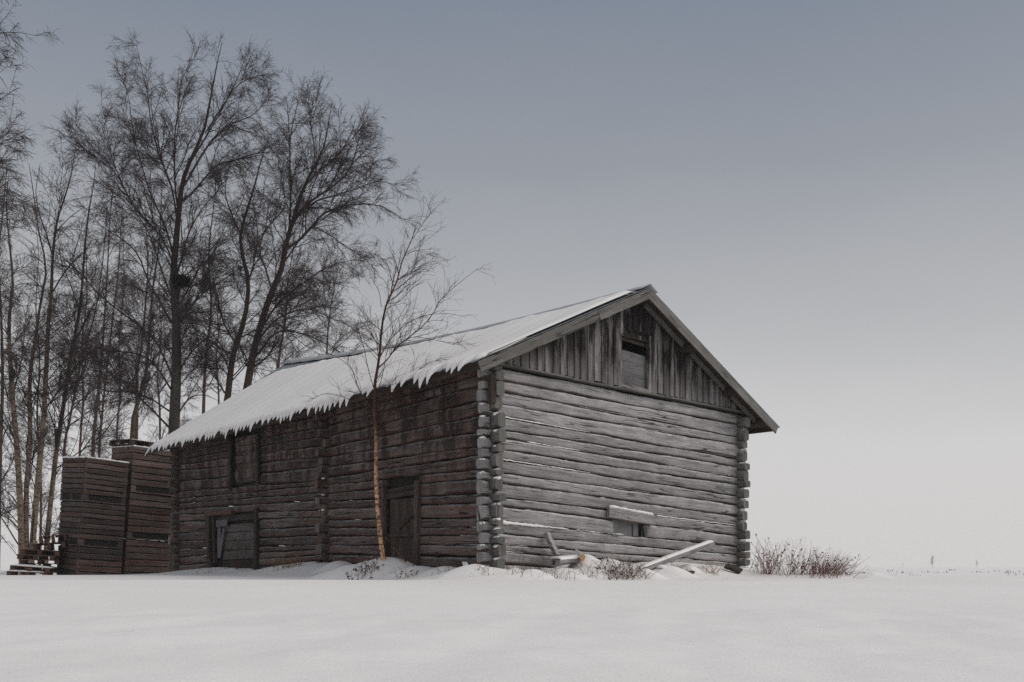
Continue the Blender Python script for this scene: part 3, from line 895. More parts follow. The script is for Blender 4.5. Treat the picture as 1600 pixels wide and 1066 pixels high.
# near stable door
mb = MB()
lplank(mb, 604, 768, 650, 759, 0.04, -0.05, 0.03)
df = mb.build('door_frame', M['deck'], barn)
mb = MB(); lplank(mb, 653.5, 892, 654.5, 751, 0.07, 0.03, 0.05, 0.015, 6, 0.008); mb.build('door_post', M['side'], df)
mb = MB(); lplank(mb, 600, 888, 600, 762, 0.04, 0.0, 0.05, 0.012, 5, 0.005); mb.build('door_post', M['side'], df)
mb = MB()
lplank(mb, 602, 776, 651, 768, 0.06, -0.03, 0.03); mb.build('door_lintel', M['deck'], df)
mb = MB()
xs = np.linspace(606, 650, 8)
for k in range(7):
    xm = (xs[k] + xs[k + 1]) / 2; wdt = abs(lp(xs[k + 1], 0)[0] - lp(xs[k], 0)[0]) / 2
    lplank(mb, xm, 836 + RND.uniform(-1, 1), xm, 779 - (k - 3) * 0.3, wdt - 0.002, -0.065, 0.012, 0.003, 3, 0.002)
    lplank(mb, xm, 896, xm, 839 + RND.uniform(-0.5, 0.5), wdt - 0.002, -0.075, 0.012, 0.003, 3, 0.002)
dd = mb.build('door', M['door'], barn)
mb = MB(); lplank(mb, 621, 824, 650, 796, 0.055, -0.035, 0.016); mb.build('door_brace', M['jamb'], dd)
mb = MB(); lplank(mb, 606, 837, 651, 836, 0.03, -0.04, 0.02); mb.build('door_rail', M['door'], dd)
# far low door
mb = MB()
lplank(mb, 338, 812, 400, 806, 0.075, -0.03, 0.03)
df1 = mb.build('door_frame', M['jamb'], barn)
for args in ((328.5, 894, 326.5, 803, 0.10, 0.02, 0.05), (336, 880, 334, 808, 0.055, 0.0, 0.04), (402.5, 897, 403, 794, 0.075, 0.03, 0.05)):
    mb = MB(); lplank(mb, *args, 0.012, 5, 0.006); mb.build('door_post', M['jamb'], df1)
mb = MB(); lplank(mb, 325, 804, 366, 801, 0.055, 0.04, 0.05)
mb.build('door_lintel', M['pallet'], df1)
mb = MB()
ys = [818, 831, 844, 859, 874]
for k in range(4):
    lplank(mb, 344, (ys[k] + ys[k + 1]) / 2 + 1.5, 400, (ys[k] + ys[k + 1]) / 2 - 1.5, (ys[k + 1] - ys[k]) / 2 * 26 / 1600 - 0.003, -0.09, 0.014, 0.004, 5, 0.003)
d1o = mb.build('door', M['hatch_low'], barn)
mb = MB(); lplank(mb, 346, 886, 400, 883, 0.16, -0.06, 0.015); mb.build('door_kickboard', M['jamb'], d1o)
for args in ((341, 872, 341, 822, 0.10, -0.03), (343, 868, 350, 826, 0.06, -0.005), (338, 819, 355, 817, 0.09, -0.005)):
    mb = MB(); lplank(mb, *args, 0.014); mb.build('loose_board', M['hatch'], d1o)
# loft opening boarded up between two posts
mb = MB(); lplank(mb, 362, 766, 406, 757, 0.04, -0.03, 0.03)
lf = mb.build('loft_frame', M['jamb'], barn)
mb = MB(); lplank(mb, 362.5, 766, 362.5, 688, 0.055, 0.04, 0.04, 0.01, 4, 0.004); mb.build('loft_post', M['jamb'], lf)
mb = MB(); lplank(mb, 405.5, 756, 405.0, 678, 0.06, 0.045, 0.045, 0.01, 4, 0.004); mb.build('loft_post', M['jamb'], lf)
mb = MB()
ys = [679, 694, 709, 722, 733, 744, 753]
for k in range(6):
    dy = (384 - 363) * 0.12
    lplank(mb, 365, (ys[k] + ys[k + 1]) / 2 + 4 + RND.uniform(-1, 1), 403, (ys[k] + ys[k + 1]) / 2 - 2.5, 0.115 if k < 5 else 0.06, -0.05 - 0.02 * (k % 2), 0.016, 0.005, 4, 0.004)
mb.build('loft_boards', M['side'], lf)
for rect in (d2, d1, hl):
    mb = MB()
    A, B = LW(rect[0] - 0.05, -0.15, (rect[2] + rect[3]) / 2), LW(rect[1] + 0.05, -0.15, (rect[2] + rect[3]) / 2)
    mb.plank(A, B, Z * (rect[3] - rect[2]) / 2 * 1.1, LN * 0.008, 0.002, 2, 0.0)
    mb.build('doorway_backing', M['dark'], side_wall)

# ------------------------------------------------------------------ crates
cu = unit(V(0.65, 0.76, 0)); cv = V(-cu[1], cu[0], 0)
def rot_roll(p, ang):
    c, s = math.cos(ang), math.sin(ang)
    return V(p[0] * c + p[2] * s, p[1], -p[0] * s + p[2] * c)
def make_crate(base, w, dp, h, yaw, roll, mats, label, rng, nb=6, snowy=False, grp=None):
    root = tag(empty('potato_crate', base), label, 'crate', grp)
    R_ = lambda p: base + rot_roll(p, roll)
    e1 = V(cu[0] * math.cos(yaw) - cu[1] * math.sin(yaw), cu[0] * math.sin(yaw) + cu[1] * math.cos(yaw), 0); e2 = V(-e1[1], e1[0], 0)
    def pl(mb, p0, p1, wv, hv, ch=0.005, n=3, jit=0.003):
        mb.plank(R_(p0), R_(p1), rot_roll(wv, roll), rot_roll(hv, roll), ch, n, jit, rng)
    bh = 0.22
    hb = (h - bh) / nb
    for k, (o, dr, ln, nrm) in enumerate(((V(0, 0, 0), e1, w, -e2), (V(0, 0, 0), e2, dp, -e1), (e2 * dp, e1, w, e2), (e1 * w, e2, dp, e1))):
        mb = MB()
        ins = 0.0 if k in (0, 2) else 0.024
        for j in range(nb):
            zc = bh + hb * (j + 0.5)
            dd = nrm * rng.uniform(-0.012, 0.006)
            pl(mb, o + dr * ins + dd + Z * (zc + rng.uniform(-0.006, 0.006)), o + dr * (ln - ins) + dd + Z * (zc + rng.uniform(-0.01, 0.01)), Z * (hb / 2 - rng.uniform(0.014, 0.025)), nrm * 0.011, n=4)
        mb.build('side_panel', mats[0], root)
    for (x, y) in ((0.05, 0.05), (w - 0.05, 0.05), (0.05, dp - 0.05), (w - 0.05, dp - 0.05)):
        mb = MB(); pl(mb, e1 * x + e2 * y + Z * 0.02, e1 * x + e2 * y + Z * (h - 0.01), e1 * 0.035, e2 * 0.035)
        mb.build('corner_post', mats[0], root)
    for x in (0.085, w / 2, w - 0.085):      # feet: fork slots between them show the near-black fill
        for y in (0.075, dp / 2, dp - 0.075):
            if x == w / 2: continue
            mb = MB(); pl(mb, e1 * (x - 0.085) + e2 * y + Z * 0.125, e1 * (x + 0.085) + e2 * y + Z * 0.125, e2 * 0.07, Z * 0.092)
            mb.build('foot_block', mats[1], root)
    for y in (0.02, dp - 0.02):
        mb = MB(); pl(mb, e2 * y + Z * 0.018, e1 * w + e2 * y + Z * 0.018, Z * 0.016, e2 * 0.03); mb.build('base_board', mats[1], root)
    for x in (0.02, w - 0.02):
        mb = MB(); pl(mb, e1 * x + Z * 0.018 + e2 * 0.06, e1 * x + e2 * (dp - 0.06) + Z * 0.018, Z * 0.014, e1 * 0.03); mb.build('base_board', mats[1], root)
    mb = MB()
    pl(mb, e1 * (w / 2) + e2 * (dp / 2) + Z * 0.005, e1 * (w / 2) + e2 * (dp / 2) + Z * (h - 0.10 if snowy else h + 0.015), e1 * (w / 2 - 0.03), e2 * (dp / 2 - 0.03), n=1, jit=0)
    mb.build('inner_dark_fill', M['dark'], root)  # near-black box added inside so slat gaps and fork slots read as shade
    mb = MB()
    pl(mb, e1 * 0.03 + e2 * dp / 2 + Z * (h - 0.075), e1 * (w - 0.03) + e2 * dp / 2 + Z * (h - 0.075), e2 * (dp / 2 - 0.03), Z * 0.01)
    mb.build('crate_floor', mats[0], root)
    if snowy:
        n = 26
        strip = []
        for o, dr, ln in ((V(0, 0, 0), e1, w), (V(0, 0, 0), e2, dp), (e2 * dp, e1, w), (e1 * w, e2, dp)):
            P = np.array([R_(o + dr * (ln * f) + Z * (h + 0.004)) for f in np.linspace(0, 1, n)])
            strip.append(tubes(P[None], rs.uniform(0.012, 0.03, n)[None], 7))
        v, q = cat(strip); mesh_np('rim_snow', v, q, M['roofsnow'], root)
    return root
rc_ = random.Random(21)
roll1, roll2 = math.radians(4.2), math.radians(3.6)
c1 = at(118, 905, 31.3); c1[2] = 0.17
h1 = 1.375
names1 = ['dark slatted crate at the bottom of the shorter stack beside the pallets', 'dark slatted crate in the middle of the shorter stack beside the pallets', 'open topped dark slatted crate on top of the shorter leaning stack']
for k in range(3):
    b = c1 + rot_roll(Z * (h1 * k + 0.0), roll1) + cu * (0.03 * (k - 1))
    make_crate(b, 1.43, 1.38, h1 - 0.02, 0.045 * (k - 1), roll1, (M['crate'], M['crate']), names1[k], rc_, 7 if k else 6, snowy=(k == 2), grp='stacked potato crates behind the barn')
c2 = at(194, 905, 32.65); c2[2] = 0.31
h2 = 1.495
names2 = ['brown slatted crate at the bottom of the taller stack against the barn', 'brown slatted crate in the middle of the taller stack against the barn', 'reddish slatted crate at the top of the taller stack under the pallet']
for k in range(3):
    b = c2 + rot_roll(Z * (h2 * k), roll2) + cu * (0.02 * (k - 1))
    make_crate(b, 1.62, 1.45, h2 - 0.02, 0.035 * (1 - k), roll2, (M['crate_red'] if k == 2 else M['crate'], M['crate_red']), names2[k], rc_, 6, snowy=(k == 2), grp='stacked potato crates behind the barn')

def make_pallet(c, w, dp, yaw, roll, pitch, label, rng, mat=None, grp='wooden pallets behind the barn', snowy=False, hh=0.144):
    root = tag(empty('wooden_pallet', c), label, 'pallet', grp)
    mat = mat or M['pallet']
    def R_(p):
        x = p[0] * math.cos(yaw) - p[1] * math.sin(yaw); y = p[0] * math.sin(yaw) + p[1] * math.cos(yaw); z = p[2]
        y, z = y * math.cos(pitch) - z * math.sin(pitch), y * math.sin(pitch) + z * math.cos(pitch)
        return rot_roll(V(x, y, z), roll)
    def pl(mb, p0, p1, wv, hv): mb.plank(c + R_(p0), c + R_(p1), R_(wv), R_(hv), 0.004, 3, 0.003, rng)
    mb = MB()
    for k in range(7):
        x = -w / 2 + w * (k + 0.5) / 7
        pl(mb, V(x, -dp / 2, hh - 0.011), V(x, dp / 2, hh - 0.011), V(w / 17, 0, 0), V(0, 0, 0.011))
    mb.build('deck', mat, root)
    mb = MB()
    for k in range(3):
        x = -w / 2 + w * (0.07 + 0.43 * k)
        pl(mb, V(x, -dp / 2, 0.011), V(x, dp / 2, 0.011), V(w / 15, 0, 0), V(0, 0, 0.011))
    mb.build('bottom_boards', mat, root)
    for k in range(3):
        y = -dp / 2 + 0.05 + (dp - 0.1) * k / 2
        for j in range(3):
            x = -w / 2 + w * (0.07 + 0.43 * j)
            mb = MB(); pl(mb, V(x - w * 0.055, y, hh / 2), V(x + w * 0.055, y, hh / 2), V(0, 0.045, 0), V(0, 0, hh / 2 - 0.024))
            mb.build('spacer_block', mat, root)
    if snowy:
        g = 8; P = []
        for i in range(g):
            P.append([c + R_(V(-w / 2 + w * i / (g - 1), -dp / 2 + dp * j / (g - 1), hh + 0.004 + (0.045 if 0 < i < g - 1 and 0 < j < g - 1 else 0.0) * rng.uniform(0.6, 1))) for j in range(g)])
        mb = MB(); mb.quad_grid(P, [[(0, 0)] * g] * g); mb.build('pallet_snow', M['roofsnow'], root)
    return root
# frame-like pallet lying on the taller stack
top2 = c2 + rot_roll(Z * (h2 * 3), roll2) + cu * 0.66 + cv * 0.72
make_pallet(top2 + Z * 0.02, 1.5, 1.35, math.atan2(cu[1], cu[0]), roll2, 0, 'dark snow dusted pallet lying on the taller crate stack', rc_, M['crate'], snowy=True, hh=0.17)
pl_specs = [  # px, py(bottom), depth, w, yaw, roll, label
    (47, 901, 31.2, 1.15, 0.25, 0.05, 'snow topped pallet sticking out lowest and leftmost in the pallet pile', True),
    (54, 893, 31.3, 1.15, 0.15, 0.08, 'brown pallet second from the bottom of the pallet pile', True),
    (64, 882, 31.8, 1.1, 0.35, 0.0, 'dark pallet in the middle of the pallet pile', False),
    (64, 875, 31.7, 1.1, 0.1, 0.06, 'brown pallet third from the top of the pallet pile', False),
    (68, 867, 31.8, 1.15, 0.2, 0.06, 'brown pallet with overhanging left end, below the red box pallets', False),
]
for px, py, d, w, yaw, roll, lab, sn in pl_specs:
    c = at(px, py, d)
    make_pallet(c, w, 1.0, yaw, roll, 0.0, lab, rc_, M['pallet'] if 'dark' not in lab else M['crate'], snowy=sn, hh=0.15)
make_pallet(at(72, 897, 32.3), 1.2, 0.9, 0.2, 0.0, 0.0, 'dark pallet at the very bottom of the pile, half hidden behind the others', rc_, M['crate'], hh=0.15)
make_pallet(at(74, 888, 32.4), 1.1, 0.9, 0.3, 0.02, 0.0, 'dark pallet second lowest at the back of the pallet pile', rc_, M['crate'], hh=0.15)
make_pallet(at(78, 869, 32.5), 1.1, 0.9, 0.1, 0.0, 0.0, 'dark pallet at the back of the pile level with its middle', rc_, M['crate'], hh=0.16)
make_pallet(at(80, 859, 31.9), 0.95, 0.8, 0.3, -0.10, 0.0, 'rusty red pallet near the top of the pile against the crates', rc_, M['pallet'], hh=0.2)
make_pallet(at(84, 848, 31.9), 0.8, 0.75, 0.4, -0.14, 0.0, 'rusty red pallet on the very top of the pile', rc_, M['pallet'], hh=0.2)

# ------------------------------------------------------------------ trees
def limb3(pxs, d, rng, n=14, spread=0.35, start_d=None):
    """photo-measured limb given its own depth drift"""
    pts = resample(np.array([(p[0], p[1]) for p in pxs], float), n)
    ln = np.linalg.norm(np.diff(pts, axis=0), axis=1).sum() * d / F
    k = rng.uniform(-spread, spread) * ln
    f = np.linspace(0, 1, n)
    dd = (start_d if start_d is not None else d) + k * f ** 1.2 + rng.normal(size=n) * 0.02
    return np.array([at(p[0], p[1], q) for p, q in zip(pts, dd)])

def radii(n, r0, r1, pw=0.8):
    return r1 + (r0 - r1) * (1 - np.linspace(0, 1, n)) ** pw

def build_tree(name, label, catn, stems, limbs, d, seed, bark, twig, dens=(2.6, 5.0, 5.5), lens=((1.1, 3.2), (0.4, 1.2), (0.15, 0.5)), rmin=0.0035,
               spread=0.35, up=0.12, droop=0.18, group=None, base=None, auto=None, l4=True, sides=4, n=14, f0=0.12, stem_f0=0.35, lthin=0.72, ts=0.8):
    """stems/limbs: (list of px points, r0, r1). trunk = stems; crown = limbs and everything that grows from them"""
    rng = np.random.default_rng(seed)
    SP, SR = [], []
    for pxs, r0, r1 in stems:
        m = 22
        p = limb3(pxs, d, rng, m, spread * 0.25); SP.append(p); SR.append(radii(m, r0, r1, 1.0))
    SP, SR = np.array(SP), np.array(SR)
    rootp = SP[0, 0].copy()
    if base is not None: rootp = np.array(base)
    root = tag(empty(name, rootp), label, catn, group)
    # run the stems down into the snow
    low = []
    for p, r in zip(SP, SR):
        z0 = gz(p[0][0], p[0][1]) - 0.3
        if p[0][2] > z0:
            dirn = (p[0] - p[2]); dirn = dirn / abs(dirn[2]) if dirn[2] < 0 else V(0, 0, -1)
            dirn = dirn * 0.4 + V(0, 0, -0.6)
            q = p[0] + dirn * (p[0][2] - z0)
            low.append(tubes(np.array([[q, p[0] * 0.6 + q * 0.4, p[0]]]), np.array([[r[0] * 1.35, r[0] * 1.1, r[0]]]), 9))
    tv, tq = cat([tubes(SP, SR, 9)] + low)
    mesh_np('trunk', tv, tq, bark, root)
    LPs, LRs = [], []
    for pxs, r0, r1 in limbs:
        p0 = pxs[0]
        # start at the depth of the nearest stem point
        allp = SP.reshape(-1, 3); sx = 800 + allp[:, 0] / allp[:, 1] * F; sy = 886 - (allp[:, 2] - EZ) / allp[:, 1] * F
        k = np.argmin((sx - p0[0]) ** 2 + (sy - p0[1]) ** 2)
        LPs.append(limb3(pxs, d, rng, n, spread, allp[k, 1])); LRs.append(radii(n, r0 * lthin, r1 * 0.8))
    if auto:
        Q, RR = spawn(SP, SR, rng, auto[0], auto[1], 0.78, auto[2], auto[3], auto[4] if len(auto) > 4 else 42, 0.55, 0.008, n, up=0.25, droop=0.02, wig=0.07, tipshort=0.7)
        for a_, b_ in zip(Q, RR): LPs.append(a_); LRs.append(b_)
    LPs, LRs = np.array(LPs), np.array(LRs)
    parts = [tubes(LPs, LRs, 6)]
    p1, r1_ = spawn(LPs, LRs, rng, dens[0], f0, 1.0, *lens[0], 36, 0.55, rmin * 1.7, 9, up=up, droop=0.02, wig=0.075, tipshort=ts, asd=18)
    p1b, r1b = spawn(SP, SR, rng, dens[0] * 0.6, stem_f0, 1.0, *lens[0], 42, 0.5, rmin * 1.7, 9, up=up, droop=0.02, wig=0.075, tipshort=ts)
    p1 = np.concatenate([p1, p1b]); r1_ = np.concatenate([r1_, r1b])
    parts.append(tubes(p1, r1_, sides))
    p2, r2 = spawn(p1, r1_, rng, dens[1], 0.12, 1.0, *lens[1], 36, 0.6, rmin * 1.3, 7, up=up * 0.4, droop=droop * 0.3, wig=0.10, tipshort=0.4)
    parts.append(tubes(p2, r2, 3))
    if l4:
        p3, r3 = spawn(p2, r2, rng, dens[2], 0.08, 1.0, *lens[2], 38, 0.7, rmin, 5, up=-0.02, droop=droop, wig=0.13, tipshort=0.3)
        parts.append(tubes(p3, r3, 3))
    v, q = cat(parts)
    mesh_np('crown', v, q, twig, root)
    return root

# the big birch behind the barn
A_st = [([(271, 690), (273, 640), (275, 590), (276, 545), (275, 500), (273, 455), (271, 425), (274, 390), (278, 345), (282, 305), (288, 275), (300, 245), (318, 206), (328, 160), (337, 110), (347, 66)], 0.205, 0.010)]
A_lb = [([(277, 350), (270, 300), (258, 265), (250, 248), (243, 220), (234, 180), (231, 146), (222, 110), (214, 72)], 0.056, 0.006),
        ([(279, 335), (273, 285), (273, 240), (273, 211), (279, 169), (281, 135), (292, 108), (305, 72)], 0.056, 0.006),
        ([(272, 405), (262, 365), (248, 330), (234, 300), (222, 260), (212, 225), (205, 185), (201, 150), (190, 118)], 0.055, 0.006),
        ([(272, 415), (255, 375), (232, 348), (214, 331), (197, 300), (180, 262), (172, 235), (166, 195), (158, 160)], 0.05, 0.006),
        ([(197, 300), (180, 270), (158, 252), (132, 232), (107, 210)], 0.035, 0.007),
        ([(288, 290), (312, 248), (335, 215), (360, 195), (395, 180), (412, 162)], 0.06, 0.007),
        ([(283, 315), (304, 298), (338, 259), (370, 250), (400, 240), (428, 238)], 0.055, 0.007),
        ([(300, 250), (330, 200), (350, 165), (372, 120), (385, 85)], 0.045, 0.007),
        ([(321, 208), (345, 170), (365, 140), (385, 125), (398, 120)], 0.035, 0.007),
        ([(270, 590), (250, 545), (234, 522), (197, 494), (158, 463), (127, 429), (96, 401), (62, 370), (35, 345)], 0.055, 0.006),
        ([(268, 505), (245, 463), (231, 438), (217, 401), (197, 378), (160, 355), (140, 330)], 0.06, 0.007),
        ([(268, 610), (241, 569), (210, 552), (177, 549), (140, 540), (105, 530)], 0.055, 0.007),
        ([(268, 672), (233, 636), (196, 602), (162, 574), (140, 545), (115, 500)], 0.06, 0.007),
        ([(268, 645), (233, 622), (200, 612), (168, 611), (140, 601), (100, 590)], 0.05, 0.007),
        ([(278, 585), (292, 560), (314, 535), (340, 523), (372, 520)], 0.05, 0.007),
        ([(278, 510), (295, 484), (320, 456), (345, 440), (375, 420), (402, 400)], 0.055, 0.007),
        ([(276, 650), (297, 622), (320, 618), (345, 628)], 0.04, 0.007),
        ([(276, 430), (286, 397), (293, 370), (310, 335), (330, 310), (350, 290)], 0.055, 0.007),
        ([(278, 480), (300, 440), (322, 400), (345, 370), (360, 330)], 0.045, 0.007),
        ([(270, 470), (255, 430), (242, 390), (225, 350), (190, 310), (160, 290), (130, 270)], 0.05, 0.007)]
birchA = build_tree('birch_tree', 'tallest bare birch with a dark trunk and a bird nest, behind the barn roof', 'tree', A_st, A_lb, 37.0, 31, M['barkA'], M['twig'],
                    dens=(4.2, 6.0, 18), base=at(271, 905, 37.0), auto=(0.7, 0.04, 1.4, 3.8, 55), stem_f0=0.06, up=0.08, rmin=0.0040)
# the two stemmed birch to its right
B_st = [([(384, 620), (388, 595), (393, 566), (405, 515), (425, 455), (440, 420), (449, 373), (458, 345), (466, 317), (477, 289), (492, 258), (505, 233), (512, 200), (519, 160)], 0.15, 0.009),
        ([(352, 640), (356, 618), (362, 567), (369, 539), (383, 494), (388, 440), (379, 400), (376, 366), (387, 325), (398, 290), (406, 258), (418, 220)], 0.13, 0.009)]
B_lb = [([(454, 360), (471, 328), (495, 308), (519, 292), (544, 269), (555, 240), (562, 215), (572, 195)], 0.07, 0.007),
        ([(452, 365), (454, 311), (453, 255), (454, 213), (462, 175), (468, 143)], 0.06, 0.007),
        ([(447, 390), (474, 370), (502, 337), (525, 326), (547, 320), (592, 321), (626, 342)], 0.065, 0.007),
        ([(471, 328), (500, 312), (524, 306), (560, 294), (590, 284), (624, 290)], 0.045, 0.007),
        ([(440, 415), (454, 396), (485, 356), (519, 370), (547, 390), (580, 395)], 0.05, 0.007),
        ([(425, 455), (415, 420), (405, 390), (415, 359), (432, 340), (446, 320), (440, 280), (432, 240)], 0.05, 0.007),
        ([(405, 520), (430, 480), (450, 461), (482, 437), (516, 415), (560, 405)], 0.06, 0.007),
        ([(402, 535), (425, 505), (450, 490), (482, 483), (520, 498), (560, 515)], 0.05, 0.007),
        ([(398, 560), (425, 525), (450, 517), (487, 527), (523, 545), (545, 560)], 0.05, 0.007),
        ([(394, 575), (415, 560), (426, 546), (450, 510), (470, 500)], 0.045, 0.007),
        ([(388, 440), (394, 421), (402, 380), (400, 340), (390, 300)], 0.05, 0.007),
        ([(369, 539), (350, 505), (340, 470), (322, 430), (312, 395)], 0.05, 0.007),
        ([(477, 289), (505, 262), (530, 240), (548, 210), (556, 185)], 0.045, 0.007),
        ([(492, 258), (490, 220), (485, 190), (490, 160)], 0.035, 0.006),
        ([(362, 567), (345, 540), (330, 520), (310, 505)], 0.04, 0.006),
        ([(376, 366), (360, 330), (352, 300), (356, 270), (365, 245)], 0.045, 0.006)]
build_tree('birch_tree', 'wide bare birch with two brown stems leaning right over the barn ridge', 'tree', B_st, B_lb, 37.5, 32, M['barkB'], M['twig'],
           dens=(4.2, 6.0, 18), base=at(370, 905, 37.5), auto=(1.0, 0.03, 1.2, 3.2, 55), stem_f0=0.05, up=0.05, droop=0.24, rmin=0.0040)
# birch whose stem stands just outside the left edge of the frame
C_st = [([(-75, 900), (-72, 700), (-70, 500), (-60, 300), (-48, 120), (-35, -20), (-25, -110)], 0.2, 0.012)]
C_lb = [([(-68, 480), (-40, 400), (-10, 345), (20, 310), (45, 300)], 0.06, 0.007),
        ([(-62, 330), (-35, 270), (0, 235), (22, 225), (32, 240)], 0.055, 0.007),
        ([(-58, 260), (-30, 190), (0, 140), (25, 118), (44, 125)], 0.055, 0.007),
        ([(-50, 160), (-25, 90), (0, 50), (15, 38), (25, 45)], 0.05, 0.007),
        ([(-45, 80), (-20, 10), (0, -30), (10, -40)], 0.045, 0.007),
        ([(-66, 420), (-45, 330), (-15, 290), (10, 270), (28, 275)], 0.05, 0.007),
        ([(-70, 560), (-40, 500), (-10, 470), (25, 450), (40, 430)], 0.05, 0.007),
        ([(-60, 300), (-100, 220), (-150, 180), (-190, 160)], 0.06, 0.007), ([(-50, 150), (-90, 60), (-130, 10)], 0.05, 0.007),
        ([(-68, 450), (-110, 380), (-160, 330)], 0.06, 0.007)]
C_st = [([(x - 30, y) for x, y in p], a, b) for p, a, b in C_st]
C_lb = [([(x - 30 if x < 0 else x * 0.6 - 22, y) for x, y in p], a, b) for p, a, b in C_lb]
build_tree('birch_tree', 'drooping bare birch reaching in at the left edge, its trunk hidden', 'tree', C_st, C_lb, 30.0, 33, M['barkA'], M['twig'],
           dens=(3.8, 6.0, 18), up=0.0, droop=0.34, rmin=0.0045)
# clump of tan stems at the left
D_st = [([(36, 905), (34, 864), (32, 796), (26, 695), (20, 628), (16, 565), (14, 520), (16, 477), (20, 438), (14, 373), (10, 320), (14, 270)], 0.13, 0.008),
        ([(42, 905), (41, 850), (41, 763), (47, 695), (46, 611), (50, 560), (56, 525), (62, 480), (72, 420), (60, 360), (52, 300), (45, 255)], 0.105, 0.008),
        ([(47, 905), (51, 847), (62, 722), (68, 655), (73, 560), (75, 510), (80, 460), (82, 407), (88, 350), (100, 312), (112, 270), (118, 228)], 0.12, 0.008)]
D_lb = [([(82, 400), (72, 364), (62, 336), (56, 300), (62, 260)], 0.045, 0.007), ([(80, 460), (105, 420), (135, 390), (150, 360)], 0.04, 0.007),
        ([(32, 796), (18, 775), (0, 760), (-20, 740)], 0.04, 0.006), ([(33, 830), (15, 812), (0, 806), (-25, 812)], 0.04, 0.006),
        ([(41, 700), (52, 640), (60, 600), (66, 560)], 0.03, 0.006), ([(26, 695), (8, 650), (-10, 610)], 0.035, 0.006),
        ([(68, 655), (60, 620), (50, 590), (46, 560)], 0.03, 0.006), ([(20, 620), (34, 560), (40, 500), (48, 450)], 0.035, 0.006)]
build_tree('birch_tree', 'clump of three tan birch stems from one base, left of the pallets', 'tree', D_st, D_lb, 37.0, 34, M['barkD'], M['twig'],
           dens=(1.7, 5.0, 15), auto=(1.4, 0.05, 1.2, 3.2, 45), stem_f0=0.12, up=0.15, rmin=0.0045)
build_tree('birch_tree', 'slim tan birch leaning right beside the shorter crate stack', 'tree',
           [([(70, 905), (74, 837), (86, 722), (96, 655), (110, 560), (115, 539), (124, 485), (128, 449), (132, 393), (138, 336), (146, 290), (150, 250)], 0.105, 0.008)],
           [([(115, 539), (135, 500), (150, 470), (170, 440)], 0.035, 0.006), ([(124, 485), (112, 450), (100, 420), (92, 390)], 0.035, 0.006)], 38.5, 35, M['barkD'], M['twig'],
           dens=(1.7, 5.0, 15), auto=(1.5, 0.05, 1.2, 3.0, 45), stem_f0=0.12, up=0.15, rmin=0.0045, group='bare birches behind the barn')
bg = [  # px polyline, r0, depth, label
    ([(98, 905), (100, 712), (108, 661), (118, 610), (128, 560), (146, 500), (158, 430), (165, 360), (168, 300)], 0.06, 40, 'thin dark stemmed birch rising behind the shorter crate stack'),
    ([(142, 905), (145, 712), (149, 655), (157, 577), (163, 500), (168, 420), (172, 340), (180, 270)], 0.09, 45, 'reddish birch stem above the gap between the crate stacks, left of its thinner twin'),
    ([(152, 905), (155, 712), (159, 655), (165, 594), (176, 500), (185, 420), (190, 340), (196, 290)], 0.07, 45.5, 'thinner reddish birch stem right of its twin above the crate gap'),
    ([(200, 905), (206, 682), (216, 628), (228, 585), (231, 550), (234, 519), (239, 449), (248, 387), (252, 320), (255, 260)], 0.12, 47, 'pale brown birch just left of the tallest dark trunk'),
    ([(208, 905), (213, 671), (214, 610), (215, 573), (222, 539), (227, 477), (231, 421), (228, 350), (225, 300)], 0.10, 48, 'paler of two crossing birches left of the tallest trunk'),
    ([(-4, 905), (0, 720), (4, 600), (2, 500), (-2, 400), (6, 320), (10, 260)], 0.10, 46, 'bare birch with its stem right on the left edge, behind the tan clump'),
    ([(312, 905), (318, 640), (322, 560), (330, 480), (326, 400), (334, 320), (340, 260)], 0.09, 47, 'bare birch showing between the tallest trunk and the two stemmed birch'),
    ([(430, 905), (432, 640), (436, 560), (446, 500), (450, 440), (458, 390), (462, 340)], 0.08, 46, 'bare birch behind the right stem of the two stemmed birch'),
    ([(500, 905), (505, 640), (510, 560), (514, 500), (522, 450), (530, 410)], 0.06, 44, 'low bare birch showing over the barn ridge behind the young orange birch'),
]
bg += [
    ([(62, 905), (64, 760), (58, 650), (62, 560), (56, 480), (60, 400), (54, 330)], 0.07, 53, 'hazy thin birch seen between the tan clump and the slim leaning birch'),
    ([(122, 905), (124, 720), (130, 620), (128, 540), (136, 460), (134, 380), (140, 310)], 0.07, 52, 'hazy thin birch seen above the shorter crate stack'),
    ([(178, 905), (182, 690), (188, 610), (186, 530), (194, 450), (192, 370)], 0.07, 54, 'hazy birch right of the twin reddish stems, above the taller crate stack'),
    ([(248, 905), (250, 660), (246, 590), (252, 520), (248, 450), (256, 380)], 0.07, 55, 'hazy birch just left of the tallest trunk, farthest back'),
    ([(338, 905), (342, 640), (338, 560), (346, 480), (342, 420)], 0.06, 52, 'hazy low birch left of the two stemmed birch, over the roof edge'),
]
for k, (px, r0, d, lab) in enumerate(bg):
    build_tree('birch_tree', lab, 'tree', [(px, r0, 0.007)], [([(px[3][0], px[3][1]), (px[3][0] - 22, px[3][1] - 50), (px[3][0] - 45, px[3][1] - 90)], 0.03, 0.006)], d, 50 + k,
               M['barkE'], M['twig_hazed'], dens=(1.8, 5.0, 14), auto=(1.5, 0.05, 1.4, 3.6, 48), up=0.12, droop=0.2, rmin=0.0045, group='bare birches behind the barn', stem_f0=0.06)

